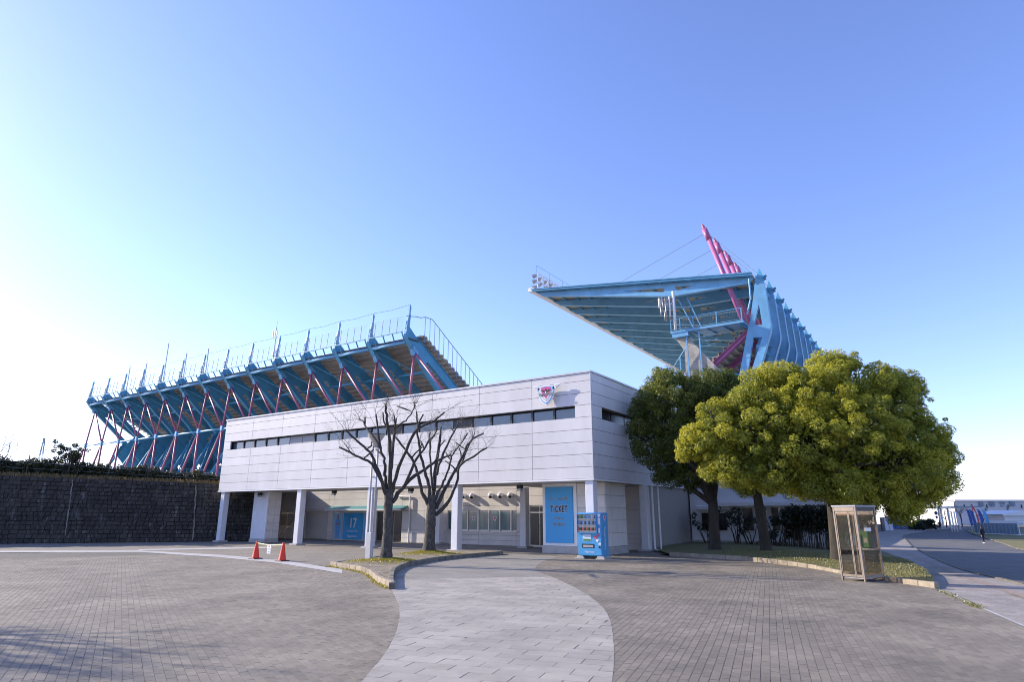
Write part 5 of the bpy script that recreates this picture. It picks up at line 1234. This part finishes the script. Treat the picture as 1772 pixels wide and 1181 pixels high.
camphor('largest wide round evergreen tree, rising behind the telephone booth', f3, [(1400, 690, 0, 76), (1470, 682, .3, 80), (1533, 712, 0, 72), (1580, 768, 0, 64), (1480, 748, -1.4, 78), (1552, 800, -.8, 66), (1612, 785, .5, 32), (1610, 828, .3, 34), (1400, 768, -1.1, 64), (1348, 738, -.4, 60), (1345, 808, -.8, 44), (1440, 834, -1.3, 44), (1520, 842, -1, 44), (1588, 846, 0, 40), (1470, 740, 1.8, 76), (1540, 765, 1.8, 76), (1402, 828, -.5, 40), (1440, 642, .2, 36), (1560, 670, .3, 32), (1345, 668, .6, 48),
    (1245, 755, 0, 46), (1206, 765, .2, 30), (1298, 762, -.4, 54), (1272, 812, -.3, 36), (1322, 826, -.4, 32), (1285, 708, .3, 38), (1238, 795, 0, 28), (1315, 700, .3, 42), (1192, 780, .3, 18), (1232, 722, .4, 24), (1480, 880, -.6, 22), (1560, 876, -.3, 24)], f3.dot(FWD), 125000, 23, .34, (.1, 2.9), holes=[(1505, 778, -1.6, 1.0), (1556, 742, -1.0, .75), (1445, 792, -1.6, .65), (1590, 800, -.8, .5), (1372, 745, -1.4, .5), (1300, 790, -.9, .45)])

# ================================================================== ANNEX AND SHRUBS BEHIND THE TREES
an = thing('annex_building', 'low white annex with dark windows in the shade behind the round trees', 'building', (-9.5, 44, 0))
AY = 40.0
bx('wall', 'annex', (-13.35, AY, -.6), (-5.4, 58, 5.2), an)
bx('plinth', 'plinth', (-13.4, AY-.06, -.6), (-5.34, AY-.002, .35), an)
bx('roof_edge', 'coping', (-13.5, AY-.25, 5.2), (-5.2, 58, 5.45), an)
bx('eaves_band', 'white', (-11.6, AY-.5, 2.35), (-5.3, AY-.003, 2.55), an)
for x0, x1, z0, z1 in ((-12.7, -11.9, .9, 2.0), (-11.85, -11.1, .9, 2.0), (-10.2, -9.55, .9, 2.3), (-9.4, -8.8, .9, 2.3), (-8.6, -8.1, .9, 2.3), (-7.6, -7.05, .4, 2.3), (-6.8, -6.2, .9, 2.3)):
    w = MB().box((x0, AY-.05, z0), (x1, AY-.004, z1)).build('window', 'alu', an)
    MB().box((x0+.05, AY-.07, z0+.05), (x1-.05, AY-.052, z1-.05)).build('pane', 'glass_black', w)
bx('window_hood', 'annex', (-12.9, AY-.35, 2.1), (-10.9, AY-.01, 2.4), an, .05)
for i in range(6): MB().ball((-7.2+i*.28, AY-.2, 2.75), .13, 8, 6).build('vent_hood', 'white', an, smooth=True)
# clipped hedge with bare stems
hb = gnd(1400, 950)
he = thing('hedge', 'tall dark hedge with bare pale stems left of the telephone booth', 'hedge', (-6.3, 38.3, -.2))
cs = []; rs = []
for i in range(150):
    u = random.random(); x = -7.6 + 3.6*u; y = 38.4 - .6*u + random.uniform(-.4, .4); cs.append((x, y, random.uniform(1.1, 2.2))); rs.append(random.uniform(.25, .4))
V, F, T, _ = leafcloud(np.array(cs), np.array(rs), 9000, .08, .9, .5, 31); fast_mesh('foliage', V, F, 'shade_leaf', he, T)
stx = MB()
for i in range(95):
    u = random.random(); x = -7.7 + 3.8*u; y = 38.4 - .6*u + random.uniform(-.45, .45); stx.tube([(x, y, bed_z(x, y)-.05), (x+random.gauss(0, .05), y, .7), (x+random.gauss(0, .12), y, 1.5)], [.022, .018, .01], 4)
stx.build('stems', 'bark_pale', he)
for i, (x, y) in enumerate([(-11.9, 38.6), (-10.3, 38.8), (-9.5, 38.5), (-8.4, 38.8), (-7.9, 37.9)]):
    lab = ['under the annex window, left of the first trunk', 'just right of the first round-tree trunk', 'midway between the two trunks', 'just left of the second round-tree trunk', 'right of the second round-tree trunk'][i]
    s_ = thing('shrub', 'sparse dark shrub ' + lab, 'shrub', (x, y, 0), 0, 'sparse shrubs before the annex')
    st_ = MB(); cc_ = []
    for k in range(7):
        e = Vector((x+random.gauss(0, .45), y+random.gauss(0, .3), random.uniform(.7, 2.2))); st_.tube([(x+random.gauss(0, .1), y, -.1), (x*.5+e.x*.5+random.gauss(0, .08), y, e.z*.55), e], [.035, .025, .012], 5); cc_.append(tuple(e))
    st_.build('stems', 'bark', s_); V, F, T, _ = leafcloud(np.array(cc_), np.full(7, .25), 340, .085, .9, .5, 40+i); fast_mesh('foliage', V, F, 'shade_leaf', s_, T)

# ================================================================== FAR RIGHT
def cbox(b, px0, px1, py0, py1, dep, thick=1.0):
    """a box square to the viewing axis standing at a depth"""
    a = atdepth(px0, (py0+py1)/2, dep); c = atdepth(px1, (py0+py1)/2, dep); zt = atdepth((px0+px1)/2, py0, dep).z; zb = atdepth((px0+px1)/2, py1, dep).z
    q = [a, c, c+FWD*thick, a+FWD*thick]
    b.add([(p.x, p.y, zb) for p in q] + [(p.x, p.y, zt) for p in q], [(0,3,2,1),(4,5,6,7),(0,1,5,4),(1,2,6,5),(2,3,7,6),(3,0,4,7)]); return b
wd_ = 190.0
A_ = atdepth(1650, 867, wd_); wht = A_.z
wh = thing('warehouse', 'long pale blue grey warehouse with large wall characters beyond the street', 'building', (A_.x, A_.y, -1.2))
e0 = Vector((A_.x, A_.y, 0)); er = RGT*70; ef = FWD*30 - RGT*1.5; 
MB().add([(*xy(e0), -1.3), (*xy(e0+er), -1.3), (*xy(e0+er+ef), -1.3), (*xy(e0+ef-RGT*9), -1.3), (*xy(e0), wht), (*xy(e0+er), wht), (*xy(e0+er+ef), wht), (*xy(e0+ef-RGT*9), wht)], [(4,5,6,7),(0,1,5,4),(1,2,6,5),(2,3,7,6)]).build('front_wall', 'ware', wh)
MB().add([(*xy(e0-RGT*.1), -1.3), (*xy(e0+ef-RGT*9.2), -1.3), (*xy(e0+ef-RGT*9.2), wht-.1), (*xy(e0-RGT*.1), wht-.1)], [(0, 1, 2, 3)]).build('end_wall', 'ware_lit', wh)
MB().bar(e0 + Vector((0, 0, wht)) - FWD*.2, e0 + er + Vector((0, 0, wht)) - FWD*.2, .5, .5).build('roof_edge', 'white', wh)
for body, px in zip('鳥栖倉庫', (1698.5, 1717, 1735, 1752.5)):
    p = atdepth(px, 873.5, wd_-.3); text('wall_character', body, 1.75, 'rail_grey', wh, tuple(p), rot=(math.pi/2, 0, YAW), thick=.05, offset=.03)
for px in (1669, 1682, 1708, 1745, 1768):
    b = MB(); cbox(b, px, px+1.2, 874, 880, wd_-.25, .2); b.build('window', 'glass_black', wh)
b = MB(); cbox(b, 1707, 1709, 880, 893, wd_-.3, .3); cbox(b, 1744.5, 1746, 876, 890, wd_-.3, .3); b.build('downpipe', 'rail_grey', wh)
# gatehouse canopy
gz = thing('gate_canopy', 'flat white canopy on slim posts at the far end of the street', 'canopy', (0, 150, -1.15))
gz.location = Vector((*xy(atdepth(1650, 900, 130)), -1.15)); WO[gz] = Vector(gz.location)
b = MB(); cbox(b, 1618, 1676, 877.5, 880.5, 130, 8); b.build('roof', 'white', gz)
b = MB(); cbox(b, 1655, 1700, 877, 878.4, 129.5, 5); b.build('roof_edge', 'rail_grey', gz)
for px in (1626, 1630, 1642):
    b = MB(); cbox(b, px, px+2, 880.5, 912, 131, .3); b.build('post', 'white', gz)
for i, px in enumerate((1646, 1650.5, 1655.5)):
    p = atdepth(px, 913, 112); z1 = atdepth(px-1, 886, 112).z
    o = MB().tube([(p.x, p.y, TZ(p.x, p.y)), (p.x, p.y, z1)], .11, 8).build('white_pole', 'white', smooth=True)
    tag(o, ['left', 'middle', 'right'][i] + ' one of three white poles before the distant canopy', 'pole', 'three white poles by the far canopy')
ho = atdepth(1760, 895, 150)
hs = thing('gabled_shed', 'low white gabled shed at the right edge beyond the verge', 'building', (ho.x, ho.y, -1.15))
b = MB(); cbox(b, 1738, 1800, 890.5, 902, 150, 9); b.build('wall', 'ware_lit', hs)
pA = atdepth(1735, 891, 149.5); pB = atdepth(1768, 884, 149.5); pC = atdepth(1803, 891, 149.5)
MB().add([pA, pB, pC, pA+FWD*10, pB+FWD*10, pC+FWD*10, pA+Vector((0, 0, -.3)), pC+Vector((0, 0, -.3))], [(0, 1, 4, 3), (1, 2, 5, 4), (0, 6, 7, 2, 1), (3, 4, 5)]).build('roof', 'white', hs)
# barrier fence on the verge
pA = gt(1688, 925); pB = gt(1764, 928); n_ = 12
ff = thing('panel_fence', 'row of grey panel barriers on the verge behind the walking person', 'fence', tuple(pA.lerp(pB, .5)))
for i in range(n_):
    a = pA.lerp(pB, i/n_); c = pA.lerp(pB, (i+1)/n_); d = (c-a)*.04
    MB().bar(a+d+Vector((0, 0, .95)), c-d+Vector((0, 0, .95)), .06, 1.5).build('panel', 'rail_grey', ff); MB().bar(a+d+Vector((0, 0, .12)), c-d+Vector((0, 0, .12)), .3, .1).build('foot', 'white', ff)
    MB().bar(a, a+Vector((0, 0, 1.85)), .08, .08).build('post', 'galv', ff)
g2 = gt(1766, 928)
fg = thing('white_gate_frame', 'white tubular gate frame at the end of the panel barriers', 'gate', tuple(g2))
for k in range(3): a = g2 + RGT*k*.8; MB().bar(a, a+Vector((0, 0, 2.0)), .10, .10).build('post', 'white', fg)
MB().bar(g2+Vector((0, 0, 1.95)), g2+RGT*1.6+Vector((0, 0, 1.95)), .09, .09).bar(g2+Vector((0, 0, .2)), g2+RGT*1.6+Vector((0, 0, .2)), .09, .09).build('rail', 'white', fg)
# feather banners
for i, (px, m, lab) in enumerate(((1681, 'flag_blue', 'dark blue banner, first from the left'), (1691, 'flag_red', 'red and white feather banner leaning left'), (1686, 'flag_blue', 'dark blue banner just left of the red one'), (1700, 'flag_blue', 'dark blue banner just right of the red one'), (1708.5, 'poster', 'bright blue banner at the right end'))):
    p = gt(px+2, 921); t = thing('banner', 'tall ' + lab + ' behind the panel barriers', 'banner', tuple(p), 0, 'banners behind the panel barriers')
    H = 4.6 if m == 'flag_red' else 3.9; le = -.45
    MB().tube([p, p + RGT*le*.5 + Vector((0, 0, H*.6)), p + RGT*le + Vector((0, 0, H))], .03, 5).build('pole', 'galv', t)
    fn = lambda u, v, s: tuple(p + RGT*(le*v/H + u + .05*math.sin(v*2)) + FWD*(s + .08*math.sin(v*1.7+u*3)) + Vector((0, 0, v)))
    MB().prism([(0, .9), (.55, 1.1), (.72, 2.2), (.68, 3.2), (.45, H*.93), (0, H)], fn, -.01, .01).build('cloth', m, t)
    if m == 'flag_red': MB().prism([(.08, 1.5), (.35, 1.6), (.42, 3.2), (.12, 3.9)], fn, -.03, -.015).build('white_print', 'white', t)

# blue container, cabinet, low shrubs and signs on the left of the far street
p = gt(1559, 916); dpt = Vector((p.x, p.y, 0)).dot(FWD)
t = thing('container', 'bright blue container under the tree edge at the far end of the sidewalk', 'container', tuple(p))
b = MB(); cbox(b, 1544, 1575, 896, 915.5, dpt, 2.4); b.build('body', 'blue_tarp', t, bevel=.05)
b = MB(); cbox(b, 1544, 1575, 894.6, 895.8, dpt-.1, 2.6); b.build('lid', 'flag_blue', t)
for px in (1549, 1559, 1569):
    b = MB(); cbox(b, px, px+1.2, 897.5, 914.5, dpt-.12, .1); b.build('rib', 'flag_blue', t)
p = gt(1538, 920)
t = thing('utility_cabinet', 'pale grey utility cabinet beside the blue container', 'cabinet', tuple(p)); dc = p.dot(FWD)
b = MB(); cbox(b, 1531, 1545, 897, 919, dc, 1.4); b.build('body', 'ware', t, bevel=.04); b = MB(); cbox(b, 1538, 1538.5, 898, 918, dc-.04, .06); b.build('door_seam', 'rail_grey', t)
b = MB(); cbox(b, 1530, 1546, 896, 896.9, dc-.1, 1.6); b.build('lid', 'roofgrey', t)
for i, px in enumerate((1584, 1597, 1610)):
    p = gt(px, 918.5); s_ = thing('shrub', 'clipped dark round shrub by the far kerb, ' + ['left', 'middle', 'right'][i] + ' of three', 'shrub', tuple(p), 0, 'round shrubs by the far kerb')
    C_ = np.array([(p.x+random.gauss(0, .6), p.y+random.gauss(0, .6), p.z+random.uniform(.4, 1.8)) for _ in range(26)]); V, F, T, _ = leafcloud(C_, np.full(26, .5), 1500, .16, .8, .6, 60+i); fast_mesh('foliage', V, F, 'shade_leaf', s_, T)
    MB().tube([p, p+Vector((0, 0, 1.4))], [.1, .05], 6).build('trunk', 'bark', s_)
p = gt(1624, 917); t = thing('road_sign', 'blue round road sign on a pole by the far kerb', 'sign', tuple(p))
MB().tube([p, p+Vector((0, 0, 3.6))], .05, 6).build('pole', 'galv', t); MB().tube([p+Vector((0, 0, 3.2))-FWD*.08, p+Vector((0, 0, 3.2))-FWD*.11], .34, 14).build('disc', 'flag_blue', t); MB().tube([p+Vector((0, 0, 2.4))-FWD*.08, p+Vector((0, 0, 2.4))-FWD*.11], .26, 14).build('lower_disc', 'flag_blue', t)
pA = gt(1648, 917); pB = gt(1662, 918.5)
t = thing('road_barrier', 'red and white road barrier across the far end of the street', 'barrier', tuple(pA.lerp(pB, .5)))
for k in range(8): MB().bar(pA.lerp(pB, k/8)+Vector((0, 0, .75)), pA.lerp(pB, (k+1)/8)+Vector((0, 0, .75)), .08, .3).build('board', 'barred' if k % 2 == 0 else 'white', t)
for k in (0, .5, 1): a = pA.lerp(pB, k); MB().bar(a-FWD*.25, a+Vector((0, 0, .95)), .06, .06).build('leg', 'white', t); MB().bar(a+FWD*.25, a+Vector((0, 0, .95)), .06, .06).build('leg', 'white', t)
# bare street trees far off
for i, (px, dep, h) in enumerate(((1637, 150, 6.0), (1664, 165, 6.5), (8, 62, 7.0))):
    far_l = i == 2
    if far_l: p = atdepth(2, 800, 64); p.z = PL
    else: p = atdepth(px, 905, dep); p.z = -1.15
    t = thing('bare_tree', ['small bare tree beneath the far canopy roof', 'small bare tree before the pale warehouse', 'bare twiggy tree at the left edge beyond the hedge'][i], 'tree', tuple(p))
    rd = random.Random(70+i); b = MB(); tb = MB(); tb.tube([p-Vector((0, 0, .2)), p+Vector((.1, 0, h*.3)), p+Vector((0, .1, h*.5))], [.16, .12, .08], 6); tb.build('trunk', 'bark', t)
    def grow(q, d, L, r, lev):
        e = q + d*L; b.tube([q, q.lerp(e, .5)+Vector((rd.gauss(0, .06), rd.gauss(0, .06), 0))*L, e], [r, r*.7, r*.4], 4, False)
        if lev < 4:
            for _ in range(3): grow(q.lerp(e, rd.uniform(.5, 1)), (d + Vector((rd.gauss(0, .6), rd.gauss(0, .6), rd.gauss(.1, .4)))).normalized(), L*rd.uniform(.55, .8), r*.5, lev+1)
    for k in range(6): grow(p+Vector((0, 0, h*rd.uniform(.25, .5))), Vector((rd.gauss(0, .6), rd.gauss(0, .6), 1)).normalized(), h*.28, .06, 0)
    b.build('branches', 'twig', t, fix=False)
# pylon far left
p = atdepth(69, 800, 420); t = thing('power_pylon', 'faint lattice power pylon far off behind the hedge', 'pylon', (p.x, p.y, PL))
b = MB(); zt = atdepth(69, 759, 420).z
for sx, sy in ((-1, -1), (1, -1), (1, 1), (-1, 1)): b.bar((p.x+sx*2.4, p.y+sy*2.4, PL), (p.x+sx*.3, p.y+sy*.3, zt), .3, .3)
for k in range(7):
    z = PL + (zt-PL)*k/7; w = 2.4 - 2.1*k/7; z2 = PL + (zt-PL)*(k+1)/7
    b.bar((p.x-w, p.y-w, z), (p.x+w*.9, p.y-w*.9, z2), .15, .15); b.bar((p.x+w, p.y-w, z), (p.x-w*.9, p.y-w*.9, z2), .15, .15)
b.build('lattice', 'rail_grey', t)
b = MB()
for z, w in ((zt-3, 5), (zt-8, 7)): b.bar((p.x-w, p.y, z), (p.x+w, p.y, z), .3, .4)
b.build('cross_arm', 'rail_grey', t)

# ---- people
def person(label, foot, face, top_m, leg_m, hair_m, stride=.22, group=None):
    t = thing('person', label, 'person', tuple(foot), face, group, local=True)
    J = [((0, 0, .96), .145), ((0, 0, 1.18), .15), ((0, 0, 1.40), .155), ((0, .0, 1.50), .065), ((0, .01, 1.56), .06), ((0, .02, 1.63), .095), ((0, .015, 1.70), .09),
         ((.17, 0, 1.42), .075), ((.24, -.03, 1.14), .055), ((.22, .05, .90), .04), ((.22, .06, .80), .035), ((-.17, 0, 1.42), .075), ((-.24, .0, 1.14), .055), ((-.22, -.06, .90), .04), ((-.22, -.06, .80), .035),
         ((.09, 0, .90), .10), ((.10, stride*.5, .50), .07), ((.10, stride*.35, .09), .05), ((.11, stride*.35+.14, .035), .04), ((-.09, 0, .90), .10), ((-.10, -stride*.1, .50), .07), ((-.10, -stride*.8, .10), .05), ((-.11, -stride*.8+.14, .04), .04)]
    E_ = [(0,1),(1,2),(2,3),(3,4),(4,5),(5,6),(2,7),(7,8),(8,9),(9,10),(2,11),(11,12),(12,13),(13,14),(0,15),(15,16),(16,17),(17,18),(0,19),(19,20),(20,21),(21,22)]
    me = bpy.data.meshes.new('body'); me.from_pydata([j[0] for j in J], E_, []); o = bpy.data.objects.new('body', me); link(o)
    md = o.modifiers.new('skin', 'SKIN'); sv = me.skin_vertices[0].data
    for i, (_, r) in enumerate(J): sv[i].radius = (r, r*.8 if i < 3 else r); sv[i].use_root = (i == 0)
    o.modifiers.new('sub', 'SUBSURF').levels = 1; o.modifiers['sub'].render_levels = 1
    bpy.context.view_layer.update(); dg = bpy.context.evaluated_depsgraph_get(); m2 = bpy.data.meshes.new_from_object(o.evaluated_get(dg)); bpy.data.objects.remove(o); m2.name = 'body'
    m2.materials.clear()
    for m in (top_m, leg_m, 'skin'): m2.materials.append(M[m])
    for pl_ in m2.polygons:
        c = pl_.center; pl_.use_smooth = True
        pl_.material_index = 2 if c.z > 1.53 or (abs(c.x) > .15 and c.z < .86 and c.z > .7) else (1 if c.z < .93 and abs(c.x) < .2 else 0)
    b = bpy.data.objects.new('body', m2); link(b); b.parent = t
    MB().ball((0, -.005, 1.70), .118, 12, 8, (1, 1.08, 1.0)).build('hair', hair_m, t, smooth=True)
    for s in (1, -1): MB().box((s*.105-.05, (stride*.35 if s > 0 else -stride*.8)-.09, 0), (s*.105+.05, (stride*.35 if s > 0 else -stride*.8)+.19, .07)).build('shoe', 'white', t, bevel=.02)
    return t
fp = gt(1703, 941)
person('person in dark clothes walking along the verge kerb', fp, YAW + R(5), 'navy', 'navy', 'hair')
person('person in dark clothes standing beside the far utility cabinet', gt(1527, 922), YAW + R(60), 'black', 'black', 'hair', .1)
person('person in dark clothes at the far kerb near the blue road sign', gt(1628, 918.5), YAW + R(150), 'black', 'navy', 'hair', .2)

# ---- bare tree out of view on the left whose branch shadow lies on the plaza
fo = gnd(160, 1140); fo = Vector((fo.x, fo.y, 0)) - Vector((math.cos(SUN_AZ), math.sin(SUN_AZ), 0))*12.5
t = thing('bare_tree', 'bare tree left of the view, its branch shadow lying on the near plaza', 'tree', tuple(fo))
MB().tube([fo - Vector((0, 0, .1)), fo + Vector((.1, 0, 1.6)), fo + Vector((0, .1, 3.2))], [.26, .2, .17], 10).build('trunk', 'bark_pale', t, smooth=True)
rd = random.Random(5); b = MB()
for k in range(9): grow(fo + Vector((0, 0, rd.uniform(2.4, 3.2))), Vector((rd.gauss(0, .55), rd.gauss(0, .55), 1)).normalized(), 1.9, .09, 0)
b.build('branches', 'limb', t, fix=False)
